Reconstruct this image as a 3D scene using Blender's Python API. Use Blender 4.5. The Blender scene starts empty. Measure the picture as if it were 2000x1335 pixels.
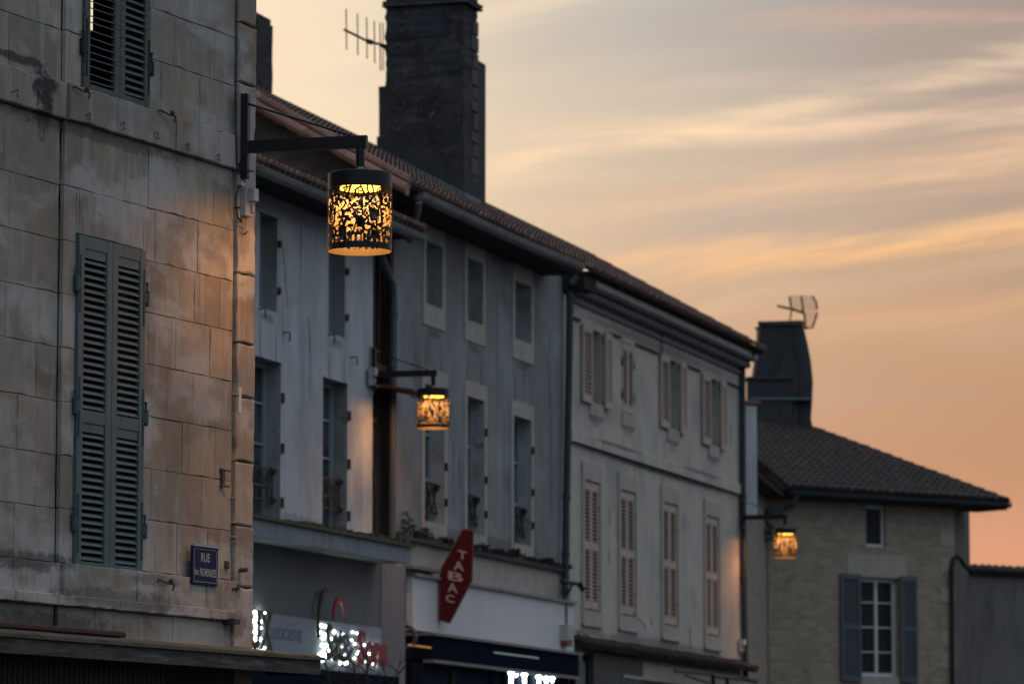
import bpy, math, random
from mathutils import Vector
random.seed(7)
R = random.Random(11)
# ------------------------------------------------------------------ camera
FPX = 8000.0; PITCH = math.atan(932.5/8000); CP, SP = math.cos(PITCH), math.sin(PITCH); H = 1.6
scene = bpy.context.scene
cam_d = bpy.data.cameras.new("camera"); cam = bpy.data.objects.new("camera", cam_d)
scene.collection.objects.link(cam); scene.camera = cam
cam.location = (0, 0, H); cam.rotation_euler = (math.pi/2 + PITCH, 0, 0)
cam_d.sensor_width = 36; cam_d.lens = FPX/2000*36; cam_d.clip_start = .5; cam_d.clip_end = 3000
cam_d.dof.use_dof = True; cam_d.dof.focus_distance = 30.2; cam_d.dof.aperture_fstop = 3.5
cam_d.dof.aperture_blades = 9
# ------------------------------------------------------------------ world (dusk sky with thin cloud streaks)
world = bpy.data.worlds.new("World"); scene.world = world; world.use_nodes = True
nt = world.node_tree; nt.nodes.clear()
def N(nt, t, **k):
    n = nt.nodes.new(t)
    for a, b in k.items(): setattr(n, a, b)
    return n
def setin(nt, sock, v):
    if hasattr(v, 'is_output'): nt.links.new(v, sock)
    else: sock.default_value = v
def mth(nt, op, a, b=0.0, c=0.0, clamp=False):
    n = N(nt, 'ShaderNodeMath', operation=op, use_clamp=clamp)
    setin(nt, n.inputs[0], a); setin(nt, n.inputs[1], b); setin(nt, n.inputs[2], c)
    return n.outputs[0]
def mixc(nt, fac, a, b, mode='MIX'):
    n = N(nt, 'ShaderNodeMix', data_type='RGBA', blend_type=mode)
    setin(nt, n.inputs[0], fac); setin(nt, n.inputs[6], a if hasattr(a, 'is_output') else (*a, 1)); setin(nt, n.inputs[7], b if hasattr(b, 'is_output') else (*b, 1))
    return n.outputs[2]
def mrange(nt, v, a, b, c=0.0, d=1.0, smooth=True):
    n = N(nt, 'ShaderNodeMapRange', clamp=True)
    if smooth: n.interpolation_type = 'SMOOTHSTEP'
    setin(nt, n.inputs[0], v); n.inputs[1].default_value = a; n.inputs[2].default_value = b
    n.inputs[3].default_value = c; n.inputs[4].default_value = d
    return n.outputs[0]
def noise(nt, vec, scale=1, detail=3, rough=.55, dist=0):
    n = N(nt, 'ShaderNodeTexNoise'); setin(nt, n.inputs['Vector'], vec)
    n.inputs['Scale'].default_value = scale; n.inputs['Detail'].default_value = detail
    n.inputs['Roughness'].default_value = rough; n.inputs['Distortion'].default_value = dist
    return n.outputs[0]
def comb(nt, x, y, z=0.0):
    n = N(nt, 'ShaderNodeCombineXYZ')
    for i, v in enumerate((x, y, z)): setin(nt, n.inputs[i], v)
    return n.outputs[0]
SUN_EL, SUN_AZ = math.radians(1.0), math.radians(-8)      # azimuth from +Y, negative = left
AMB = (.275, .315, .37)
tc = N(nt, 'ShaderNodeTexCoord'); sx = N(nt, 'ShaderNodeSeparateXYZ'); nt.links.new(tc.outputs['Generated'], sx.inputs[0])
dx, dy, dz = sx.outputs
az = mth(nt, 'ARCTAN2', dx, dy)
ramp = N(nt, 'ShaderNodeValToRGB'); nt.links.new(mth(nt, 'MULTIPLY', dz, 4.0), ramp.inputs[0])
def lin(c): return tuple((x/255/12.92 if x/255 <= .04045 else ((x/255+.055)/1.055)**2.4) for x in c)
els = [(0.0, (204, 132, 104)), (.055, (216, 152, 122)), (.08, (202, 150, 120)), (.11, (202, 163, 132)), (.14, (203, 177, 152)), (.17, (200, 187, 170)), (.2, (190, 185, 177)), (.25, (172, 174, 178))]
cr = ramp.color_ramp
while len(cr.elements) < len(els): cr.elements.new(.5)
for e, (p_, c_) in zip(cr.elements, els): e.position = p_*4; e.color = (*lin(c_), 1)
base = ramp.outputs[0]
q = mth(nt, 'SUBTRACT', dz, mth(nt, 'MULTIPLY', az, .11))
warp = noise(nt, comb(nt, mth(nt, 'MULTIPLY', az, 5), mth(nt, 'MULTIPLY', q, 14), 3.1), 1, 2)
q2 = mth(nt, 'ADD', q, mth(nt, 'MULTIPLY', mth(nt, 'SUBTRACT', warp, .5), .035))
s1 = noise(nt, comb(nt, mth(nt, 'MULTIPLY', az, 5.5), mth(nt, 'MULTIPLY', q2, 58), 1.3), 1, 4, .5)
s2 = noise(nt, comb(nt, mth(nt, 'MULTIPLY', az, 14), mth(nt, 'MULTIPLY', q2, 150), 7.7), 1, 4, .6)
s3 = noise(nt, comb(nt, mth(nt, 'MULTIPLY', az, 26), mth(nt, 'MULTIPLY', q2, 320), 2.2), 1, 5, .62)
st = mrange(nt, mth(nt, 'ADD', mth(nt, 'MULTIPLY', s1, .75), mth(nt, 'MULTIPLY', s2, .25)), .46, .66)
hi = mrange(nt, dz, .075, .125)                 # streaks fade out low down
st = mth(nt, 'MULTIPLY', st, hi)
grey = mrange(nt, s1, .50, .33)
left = mrange(nt, az, .045, -.075)
right = mrange(nt, az, .02, .13)
c1 = mixc(nt, mth(nt, 'MULTIPLY', grey, mth(nt, 'MULTIPLY', hi, .45)), base, lin((176, 172, 168)))
c1 = mixc(nt, mth(nt, 'MULTIPLY', right, mrange(nt, dz, .12, .19, 0, .75)), c1, lin((150, 157, 162)))
c1 = mixc(nt, mth(nt, 'MULTIPLY', right, mth(nt, 'MULTIPLY', mrange(nt, dz, .065, .09), .45)), c1, lin((168, 128, 100)))
c1 = mixc(nt, mth(nt, 'MULTIPLY', left, .85), c1, lin((255, 232, 197)))
c1 = mixc(nt, mth(nt, 'MULTIPLY', st, mrange(nt, az, .1, -.02, .14, .40)), c1, lin((246, 216, 180)))
for (a0, q0, slope, wd, fa, fb, colb, am) in ((.02, .1645, .06, .0032, -.012, .02, (250, 212, 180), .75), (.0, .1565, .22, .0028, -.02, .004, (255, 222, 182), .7), (.03, .1335, .085, .0034, -.01, .05, (255, 196, 136), .95), (.06, .1385, .10, .0022, .0, .05, (250, 200, 150), .6),
        (.06, .1475, .14, .0050, .02, .07, (238, 194, 156), .5), (.07, .155, .13, .0030, .03, .08, (236, 190, 156), .45), (.02, .145, .14, .003, -.01, .03, (246, 202, 164), .55), (.09, .121, .08, .004, .04, .09, (228, 176, 138), .45), (.05, .176, .08, .004, .0, .05, (222, 198, 178), .5), (.08, .191, .05, .0022, .03, .07, (222, 180, 158), .6), (-.03, .187, .25, .004, -.07, -.03, (255, 226, 196), .4)):
    qa = mth(nt, 'SUBTRACT', dz, mth(nt, 'MULTIPLY', mth(nt, 'SUBTRACT', az, a0), slope))
    qa = mth(nt, 'ADD', qa, mth(nt, 'MULTIPLY', mth(nt, 'SUBTRACT', warp, .5), .012))
    qa = mth(nt, 'ADD', qa, mth(nt, 'MULTIPLY', mth(nt, 'SUBTRACT', s2, .5), .012))
    t_ = mth(nt, 'DIVIDE', mth(nt, 'SUBTRACT', qa, q0), wd)
    g_ = mth(nt, 'POWER', 2.718, mth(nt, 'MULTIPLY', mth(nt, 'MULTIPLY', t_, t_), -1.0))
    g_ = mth(nt, 'MULTIPLY', g_, mth(nt, 'MULTIPLY', mrange(nt, s1, .30, .60, .6, 1.0), mrange(nt, s3, .36, .62, .35, 1.0))); g_ = mth(nt, 'MULTIPLY', g_, mrange(nt, az, fa, fb, 0, am))
    c1 = mixc(nt, g_, c1, lin(colb))
# away from the sunset the sky is a dim blue grey
vm = N(nt, 'ShaderNodeVectorMath', operation='DOT_PRODUCT'); nt.links.new(tc.outputs['Generated'], vm.inputs[0]); vm.inputs[1].default_value = (math.sin(.05), math.cos(.05), .1)
front = mrange(nt, vm.outputs['Value'], .55, .97)
front = mth(nt, 'MULTIPLY', front, mrange(nt, dz, .55, .22))
amb = mixc(nt, mrange(nt, dz, 0, .8), tuple(a*.66 for a in AMB), tuple(a*1.85 for a in AMB))
colr = mixc(nt, front, amb, c1)
colr = mixc(nt, mrange(nt, dz, -.02, .0), (.03, .028, .026), colr)
bg = N(nt, 'ShaderNodeBackground'); nt.links.new(colr, bg.inputs[0]); bg.inputs[1].default_value = 1.0
sky = N(nt, 'ShaderNodeTexSky'); sky.sky_type = 'NISHITA'; sky.sun_disc = False
sky.sun_elevation = SUN_EL; sky.sun_rotation = SUN_AZ
bg2 = N(nt, 'ShaderNodeBackground'); nt.links.new(sky.outputs[0], bg2.inputs[0]); bg2.inputs[1].default_value = .01
ad = N(nt, 'ShaderNodeAddShader'); nt.links.new(bg.outputs[0], ad.inputs[0]); nt.links.new(bg2.outputs[0], ad.inputs[1])
wo = N(nt, 'ShaderNodeOutputWorld'); nt.links.new(ad.outputs[0], wo.inputs[0])
# ------------------------------------------------------------------ sun: a last trace of light from behind the roofs
sd = bpy.data.lights.new("sun", 'SUN'); sun = bpy.data.objects.new("sun", sd); scene.collection.objects.link(sun)
sd.energy = .35; sd.angle = math.radians(6); sd.color = (1, .62, .35)
sv = Vector((math.sin(SUN_AZ)*math.cos(SUN_EL), math.cos(SUN_AZ)*math.cos(SUN_EL), math.sin(SUN_EL)))
sun.rotation_euler = sv.to_track_quat('Z', 'Y').to_euler()
# ------------------------------------------------------------------ colour management
vs = scene.view_settings; vs.view_transform = 'Standard'; vs.look = 'None'; vs.exposure = 0; vs.gamma = 1
scene.render.engine = 'CYCLES'
scene.cycles.use_denoising = True; scene.cycles.max_bounces = 6; scene.cycles.transparent_max_bounces = 4
scene.cycles.sample_clamp_indirect = 4; scene.cycles.caustics_reflective = False; scene.cycles.caustics_refractive = False
# ------------------------------------------------------------------ measuring: a sight line met with a wall plane gives metres on that wall
def ray(x, y):
    a = (x-1000)/FPX; b = -(y-667.5)/FPX
    return (a, CP-b*SP, SP+b*CP)
class Fac:
    """a vertical wall plane: u along the wall (away from the street mouth), v height, o outwards"""
    def __init__(s, px=0, py=0, Y=0, Xv=0, P=None, d=None):
        if P is None:
            r = ray(px, py); t = Y/r[1]; P = (r[0]*t, Y); a = Xv*CP/FPX; l = math.hypot(a, 1); d = (a/l, 1/l)
        s.P = P; s.d = d; s.n = (d[1], -d[0])
    def W(s, u, v, o=0): return (s.P[0]+s.d[0]*u+s.n[0]*o, s.P[1]+s.d[1]*u+s.n[1]*o, v)
    def uv(s, x, y, o=0):
        r = ray(x, y); dn = r[0]*s.n[0]+r[1]*s.n[1]
        t = (o+s.P[0]*s.n[0]+s.P[1]*s.n[1])/dn
        qx, qy = r[0]*t, r[1]*t
        return ((qx-s.P[0])*s.d[0]+(qy-s.P[1])*s.d[1], H+r[2]*t)
    def at(s, x, y, o=0): u, v = s.uv(x, y, o); return s.W(u, v, o)
    def loc(s, p): return ((p[0]-s.P[0])*s.d[0]+(p[1]-s.P[1])*s.d[1], p[2])
# ------------------------------------------------------------------ materials
MT = {}
def mat(name, c, rough=.85, metal=0.0, layers=(), tone=False, bump=0, bs=60, bdet=6, coord='UV', spec=.5, brick=None, spots=(), emit=None, es=0, tonemix=1.0):
    m = bpy.data.materials.new(name); m.use_nodes = True; t = m.node_tree; t.nodes.clear()
    out = N(t, 'ShaderNodeOutputMaterial'); b = N(t, 'ShaderNodeBsdfPrincipled'); t.links.new(b.outputs[0], out.inputs[0])
    b.inputs['Roughness'].default_value = rough; b.inputs['Metallic'].default_value = metal
    b.inputs['Specular IOR Level'].default_value = spec
    co = N(t, 'ShaderNodeTexCoord').outputs[coord]
    col = None; hgt = None
    if brick:
        bt = N(t, 'ShaderNodeTexBrick'); wv = N(t, 'ShaderNodeVectorMath', operation='ADD')
        nv = N(t, 'ShaderNodeTexNoise'); t.links.new(co, nv.inputs['Vector']); nv.inputs['Scale'].default_value = 2.2
        sc_ = N(t, 'ShaderNodeVectorMath', operation='SCALE'); t.links.new(nv.outputs['Color'], sc_.inputs[0]); sc_.inputs['Scale'].default_value = brick.get('warp', .08)
        t.links.new(co, wv.inputs[0]); t.links.new(sc_.outputs[0], wv.inputs[1]); t.links.new(wv.outputs[0], bt.inputs['Vector'])
        bt.inputs['Color1'].default_value = (*brick['c1'], 1); bt.inputs['Color2'].default_value = (*brick['c2'], 1); bt.inputs['Mortar'].default_value = (*brick['m'], 1)
        bt.inputs['Scale'].default_value = 1; bt.inputs['Brick Width'].default_value = brick['w']; bt.inputs['Row Height'].default_value = brick['h']
        bt.inputs['Mortar Size'].default_value = brick['ms']; bt.inputs['Mortar Smooth'].default_value = .4
        col = bt.outputs['Color']; hgt = bt.outputs['Fac']
    if col is None:
        rg = N(t, 'ShaderNodeRGB'); rg.outputs[0].default_value = (*c, 1); col = rg.outputs[0]
    if tone:
        at = N(t, 'ShaderNodeAttribute'); at.attribute_name = 'tone'
        col = mixc(t, tonemix, col, at.outputs['Color'], 'MULTIPLY')
    for (lc, sv_, det, lo, hi_, am) in layers:
        mp = N(t, 'ShaderNodeMapping'); t.links.new(co, mp.inputs[0]); mp.inputs['Scale'].default_value = sv_
        mp.inputs['Location'].default_value = (R.random()*9, R.random()*9, R.random()*9)
        f = mrange(t, noise(t, mp.outputs[0], 1, det, .6, .3), lo, hi_, 0, am)
        col = mixc(t, f, col, lc)
    spn = noise(t, co, 9, 6, .75) if spots else None
    for (u0, v0, ru, rv, lc, am) in spots:
        s = N(t, 'ShaderNodeSeparateXYZ'); t.links.new(co, s.inputs[0])
        a = mth(t, 'DIVIDE', mth(t, 'SUBTRACT', s.outputs[0], u0), ru); b_ = mth(t, 'DIVIDE', mth(t, 'SUBTRACT', s.outputs[1], v0), rv)
        r2 = mth(t, 'ADD', mth(t, 'MULTIPLY', a, a), mth(t, 'MULTIPLY', b_, b_))
        nz = spn
        f = mrange(t, mth(t, 'SUBTRACT', mth(t, 'MULTIPLY', nz, 2.4), mth(t, 'ADD', r2, .75)), -.25, .3, 0, am)
        col = mixc(t, f, col, lc)
    t.links.new(col, b.inputs['Base Color'])
    if bump:
        nb = noise(t, co, bs, bdet, .6)
        if hgt is not None: nb = mth(t, 'SUBTRACT', nb, mth(t, 'MULTIPLY', hgt, .8))
        bp = N(t, 'ShaderNodeBump'); bp.inputs['Strength'].default_value = bump; bp.inputs['Distance'].default_value = .02
        t.links.new(nb, bp.inputs['Height']); t.links.new(bp.outputs[0], b.inputs['Normal'])
    if emit:
        b.inputs['Emission Color'].default_value = (*emit, 1); b.inputs['Emission Strength'].default_value = es
    MT[name] = m; return m
V1 = (1, 1, 1)
mat('limestone', (.345, .315, .262), .92, layers=[((.22, .205, .18), (.55, 1.3, 1), 6, .40, .70, .6), ((.24, .22, .19), (7, .7, 1), 5, .50, .72, .5), ((.52, .51, .49), (1.1, 1.9, 1), 8, .46, .60, .8), ((.15, .14, .125), (1.7, 2.0, 1), 9, .56, .70, .6), ((.28, .20, .135), (1.3, .9, 1), 7, .56, .72, .4), ((.46, .45, .43), (9, 1.3, 1), 6, .52, .66, .5), ((.17, .16, .15), (26, 3, 1), 3, .56, .74, .45), ((.10, .09, .08), (5, 60, 1), 3, .68, .80, .5), ((.20, .17, .14), (2.2, 1.1, 1), 5, .45, .75, .55), ((.42, .39, .35), (3, 3, 1), 6, .5, .72, .45), ((.13, .12, .11), (14, 2.0, 1), 4, .58, .78, .4), ((.16, .11, .08), (38, 42, 1), 2, .66, .78, .6), ((.30, .19, .11), (1.5, .8, 1), 4, .52, .8, .45)],
    tone=True, bump=.28, bs=70, spots=[(-3.0, 6.55, .22, .2, (.025, .025, .027), .95), (-2.98, 6.35, .12, .2, (.03, .03, .03), .7), (-3.3, 6.72, .5, .05, (.05, .05, .045), .9), (-2.2, 6.33, 1.6, .06, (.09, .085, .08), .6), (-3.2, 3.33, 1.1, .1, (.085, .085, .08), .75), (-1.9, 3.12, 1.3, .1, (.09, .092, .095), .6), (-2.9, 2.93, 1.2, .1, (.07, .07, .06), .7), (-1.45, 3.28, .5, .06, (.1, .1, .1), .5), (-.25, 3.02, .3, .13, (.1, .1, .1), .6)])
mat('mortar', (.30, .27, .225), .95, layers=[((.10, .09, .08), (3, 3, 1), 5, .4, .7, .7)], bump=.5)
mat('lintel_stone', (.40, .36, .31), .92, layers=[((.22, .20, .18), (6, 2, 1), 5, .45, .75, .6)], bump=.3)
def drips(wins, dy, col, am, extra=()):
    o = []
    for (a, b, c) in wins:
        o += [(a+.05, c-dy, .07, .55, col, am), (b-.02, c-dy, .06, .5, col, am), ((a+b)/2, c-.12, (b-a)*.6, .09, col, am)]
    return o+list(extra)
mat('white_render', (.50, .53, .555), .9, layers=[((.30, .33, .37), (3.0, .3, 1), 6, .42, .75, .6), ((.30, .32, .34), (.8, .7, 1), 7, .46, .66, .55), ((.62, .66, .70), (5, .5, 1), 4, .5, .7, .5), ((.20, .20, .20), (16, .7, 1), 5, .60, .80, .6), ((.16, .16, .16), (.9, .9, 1), 6, .58, .8, .4)], bump=.2, spots=drips([(-4.58, -3.92, 8.57), (-1.87, -1.19, 8.52)], .55, (.17, .17, .17), .6, [(-3.0, 9.6, .05, .7, (.12, .12, .12), .6), (-2.6, 7.9, .05, .6, (.16, .17, .18), .5), (-4, 10.0, 3, .16, (.16, .17, .18), .5), (-3, 5.75, 1.2, .12, (.2, .2, .19), .5), (-.6, 6.4, .3, .6, (.28, .29, .3), .5)]))
mat('grey_render', (.25, .262, .268), .92, layers=[((.16, .165, .17), (2.4, .35, 1), 6, .42, .72, .6), ((.34, .36, .38), (.7, .9, 1), 7, .48, .66, .6), ((.12, .12, .115), (.9, .6, 1), 7, .50, .68, .6), ((.36, .39, .43), (6, .5, 1), 5, .5, .72, .5), ((.10, .10, .10), (20, .8, 1), 5, .60, .8, .5), ((.13, .13, .13), (.5, .45, 1), 5, .5, .75, .5)], bump=.25, spots=drips([(1.47, 2.27, 9.15), (3.54, 4.35, 9.15), (6.12, 7.03, 9.15)], .6, (.09, .09, .09), .6, [(5.2, 9.0, .08, 1.6, (.11, .11, .11), .5), (8.2, 8, .2, 2.2, (.12, .12, .125), .5), (2.9, 7, .1, 1, (.12, .12, .12), .5), (4.5, 6.0, 5, .16, (.10, .10, .09), .6)]))
mat('cream_render', (.56, .51, .435), .92, layers=[((.33, .33, .32), (1.6, .6, 1), 6, .42, .72, .55), ((.26, .26, .25), (.6, .8, 1), 7, .48, .68, .55), ((.50, .47, .41), (4, 2.0, 1), 5, .5, .72, .5), ((.15, .145, .13), (18, .6, 1), 5, .60, .8, .55), ((.36, .40, .44), (1.3, .8, 1), 4, .5, .7, .5)], bump=.25, spots=drips([(1.26, 2.02, 8.6), (3.38, 4.14, 8.6), (6.55, 7.31, 8.6), (9.7, 10.44, 8.6)], .35, (.19, .18, .16), .4, [(2.55, 6.9, .07, .3, (.1, .09, .08), .8), (2.5, 6.2, .07, .22, (.08, .08, .07), .8), (5.5, 6.4, .2, .9, (.35, .38, .40), .6), (5.4, 5.2, .07, .1, (.1, .09, .08), .8), (8.2, 5.0, .08, .4, (.16, .13, .1), .9), (6, 7.98, 7, .07, (.13, .13, .12), .8), (6, 4.8, 7, .13, (.14, .14, .125), .6), (6, 10.3, 7, .12, (.17, .165, .15), .6), (11.5, 9.2, .15, .4, (.2, .2, .2), .6), (3, 8.2, 2.2, .06, (.13, .13, .12), .8), (9, 8.22, 2.2, .06, (.13, .13, .12), .8)]))
mat('reveal', (.34, .36, .365), .92, layers=[((.18, .18, .17), (2.5, 1.2, 1), 6, .44, .66, .7), ((.12, .11, .09), (3, 4, 1), 5, .60, .72, .6)])
mat('reveal_pale', (.40, .43, .45), .92, layers=[((.20, .21, .21), (2.5, 1.6, 1), 6, .46, .66, .7), ((.14, .12, .09), (3, 4, 1), 5, .60, .70, .8)])
mat('surround_stone', (.44, .41, .36), .92, layers=[((.25, .24, .22), (5, 2, 1), 5, .45, .75, .6)], bump=.3)
mat('dark_stain', (.09, .085, .075), .95, layers=[((.03, .03, .03), (8, 8, 1), 5, .4, .7, .8)], bump=.3)
mat('rubble', (.3, .25, .2), .95, brick=dict(c1=(.37, .315, .24), c2=(.27, .225, .17), m=(.33, .285, .22), w=.30, h=.12, ms=.02, warp=.14), layers=[((.17, .13, .10), (3, 3, 1), 5, .5, .75, .6), ((.38, .34, .28), (5, 9, 1), 4, .55, .75, .5)], bump=.5, bs=14)
mat('gable_stone', (.12, .10, .085), .95, brick=dict(c1=(.15, .125, .105), c2=(.085, .07, .06), m=(.11, .09, .075), w=.34, h=.15, ms=.03, warp=.15), bump=.5, bs=12)
mat('side_shaded', (.15, .145, .13), .95, layers=[((.08, .075, .07), (2, .6, 1), 5, .4, .7, .7)], bump=.3)  # darker than the front wall: its turned-away shade is in the colour
mat('wall_render', (.17, .165, .15), .95, layers=[((.09, .09, .085), (2, .6, 1), 5, .4, .7, .7)], bump=.3)
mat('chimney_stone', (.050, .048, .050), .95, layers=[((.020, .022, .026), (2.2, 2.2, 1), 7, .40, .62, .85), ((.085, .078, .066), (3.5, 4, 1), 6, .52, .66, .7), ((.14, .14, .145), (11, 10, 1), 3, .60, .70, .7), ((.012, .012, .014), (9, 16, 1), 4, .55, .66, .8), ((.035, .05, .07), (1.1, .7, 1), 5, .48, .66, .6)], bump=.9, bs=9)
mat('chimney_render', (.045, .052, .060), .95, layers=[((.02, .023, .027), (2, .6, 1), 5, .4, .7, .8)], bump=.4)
mat('quoin', (.10, .09, .082), .95, layers=[((.09, .085, .08), (6, 6, 1), 5, .4, .7, .7)], bump=.3)
mat('flashing', (.10, .16, .20), .6)
mat('terracotta', (.19, .115, .09), .9, tone=True, layers=[((.10, .08, .075), (5, 5, 5), 5, .45, .72, .7), ((.30, .27, .23), (9, 9, 9), 4, .6, .75, .5)], coord='Object', bump=.3, bs=30)
mat('old_tile', (.044, .030, .025), .95, tone=True, layers=[((.022, .02, .02), (2, 2, 2), 5, .42, .7, .8), ((.10, .06, .048), (3, 3, 3), 5, .56, .75, .6)], coord='Object', bump=.3, bs=30)
mat('dark_wood', (.045, .032, .025), .9, layers=[((.10, .065, .045), (2, 2, 2), 4, .5, .7, .6)], coord='Object')
mat('eave_wood', (.022, .018, .016), .95)
mat('zinc', (.26, .28, .29), .55, .35, layers=[((.14, .155, .165), (2, 2, 6), 4, .42, .7, .7)], coord='Object')
mat('painted_pipe', (.022, .042, .055), .6, .0, layers=[((.04, .06, .07), (5, 5, 5), 4, .5, .7, .6)], coord='Object')
mat('pipe_grey', (.10, .115, .13), .6, .2)
mat('shutter_paint', (.105, .15, .155), .7, layers=[((.065, .095, .10), (18, 4, 4), 5, .45, .7, .7), ((.17, .185, .175), (9, 30, 4), 5, .60, .72, .5)], bump=.15, bs=50)
mat('worn_paint', (.11, .125, .125), .8, layers=[((.05, .045, .04), (14, 55, 4), 5, .50, .66, .85), ((.20, .205, .195), (20, 60, 4), 5, .58, .7, .6)], bump=.4, bs=50)
mat('iron_teal', (.045, .085, .10), .6, .3)
mat('beige_shutter', (.54, .425, .345), .8, layers=[((.30, .23, .19), (12, 3, 1), 4, .5, .75, .6)])
mat('blue_shutter', (.085, .11, .135), .75)
mat('white_frame', (.60, .62, .62), .6)
mat('blue_frame', (.27, .36, .41), .6)
mat('glass', (.075, .095, .108), .4, spec=.15, layers=[((.03, .035, .04), (1.3, .9, 1), 3, .45, .55, .8)])
mat('far_glass', (.02, .026, .03), .3, spec=.15)
mat('closed_blue', (.17, .215, .25), .8, layers=[((.09, .12, .14), (6, 2, 1), 5, .5, .75, .6), ((.16, .15, .09), (6, 6, 1), 5, .6, .72, .5)])
mat('black', (.004, .004, .004), .9)
mat('room_dark', (.05, .045, .04), .95)
mat('iron', (.022, .022, .024), .6, .4)
mat('rust', (.10, .07, .055), .85, .1, layers=[((.025, .02, .02), (30, 30, 30), 4, .4, .7, .7)], coord='Object')
mat('lamp_metal', (.018, .019, .022), .42, .5)
mat('lamp_shade_metal', (.017, .016, .017), .45, .4)
mat('lamp_inner', (.062, .052, .028), .5, .0)
mat('lamp_lens', (.8, .5, .15), .4, emit=(1, .44, .05), es=7)
mat('galv', (.45, .46, .46), .45, .4)
mat('box_plastic', (.40, .42, .43), .5)
mat('label_paper', (.62, .62, .60), .7)
mat('cable', (.008, .008, .009), .6)
mat('enamel_blue', (.006, .020, .07), .5, layers=[], spec=.15)
mat('enamel_rim', (.30, .34, .42), .3)
mat('enamel_white', (.46, .45, .42), .5)
mat('canopy_board', (.085, .078, .07), .85, layers=[((.035, .032, .03), (3, 30, 4), 4, .45, .6, .8), ((.19, .175, .16), (2.2, 22, 4), 5, .55, .68, .65)], bump=.2, coord='UV')
mat('canopy_top', (.12, .105, .075), .9, layers=[((.04, .045, .03), (5, 20, 4), 5, .45, .7, .8)])
mat('red_flash', (.075, .035, .033), .9)
mat('slat_brown', (.085, .058, .05), .8)
mat('shop_grey', (.14, .155, .165), .75, layers=[((.11, .125, .135), (1, 1, 1), 3, .4, .7, .6)])
mat('shop_pillar', (.20, .195, .215), .8, layers=[((.15, .155, .17), (1, .6, 1), 3, .4, .7, .6)])
mat('shop_panel', (.27, .31, .36), .7)
mat('canopy_grey', (.25, .27, .29), .85, layers=[((.15, .17, .18), (5, 1, 1), 4, .45, .7, .7)])
mat('moss', (.10, .095, .05), .95, layers=[((.045, .05, .03), (9, 9, 9), 5, .4, .7, .8)], coord='Object', bump=.6)
mat('plant_dark', (.035, .042, .032), .95)
mat('letter_grey', (.14, .16, .185), .7)
mat('letter_black', (.012, .02, .022), .5)
mat('letter_red', (.22, .012, .035), .5)
mat('led_white', (.9, .95, .9), .5, emit=(.88, 1.0, .90), es=22)
mat('led_cool', (.9, .95, 1), .5, emit=(.86, .94, 1.0), es=14)
mat('tabac_red', (.085, .005, .008), .7, spec=.2)
mat('tabac_rim', (.22, .10, .09), .5)
mat('tabac_letter', (.48, .36, .30), .6)
mat('white_board', (.66, .67, .69), .6, layers=[((.50, .54, .58), (.6, .3, 1), 3, .4, .7, .6)])
mat('navy', (.012, .016, .028), .9, spec=.0)
mat('navy_glass', (.02, .028, .045), .9, spec=.0)
mat('rail_metal', (.22, .20, .19), .7, .0)
mat('brown_board', (.075, .06, .056), .8)
mat('board_text', (.11, .12, .15), .8)
mat('orange_bulb', (.9, .4, .1), .5, emit=(1, .45, .1), es=5)
mat('asphalt', (.05, .05, .052), .95, layers=[((.07, .07, .07), (3, 3, 3), 5, .4, .7, .6)], coord='Object')
mat('bark', (.035, .03, .028), .95)
mat('rust_roof', (.22, .085, .04), .85, layers=[((.06, .03, .02), (10, 10, 10), 4, .4, .7, .7)], coord='Object')
mat('timber', (.085, .055, .042), .9, layers=[((.03, .022, .018), (12, 1, 1), 4, .4, .7, .8)])
mat('alarm_red', (.30, .06, .04), .5)
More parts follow.
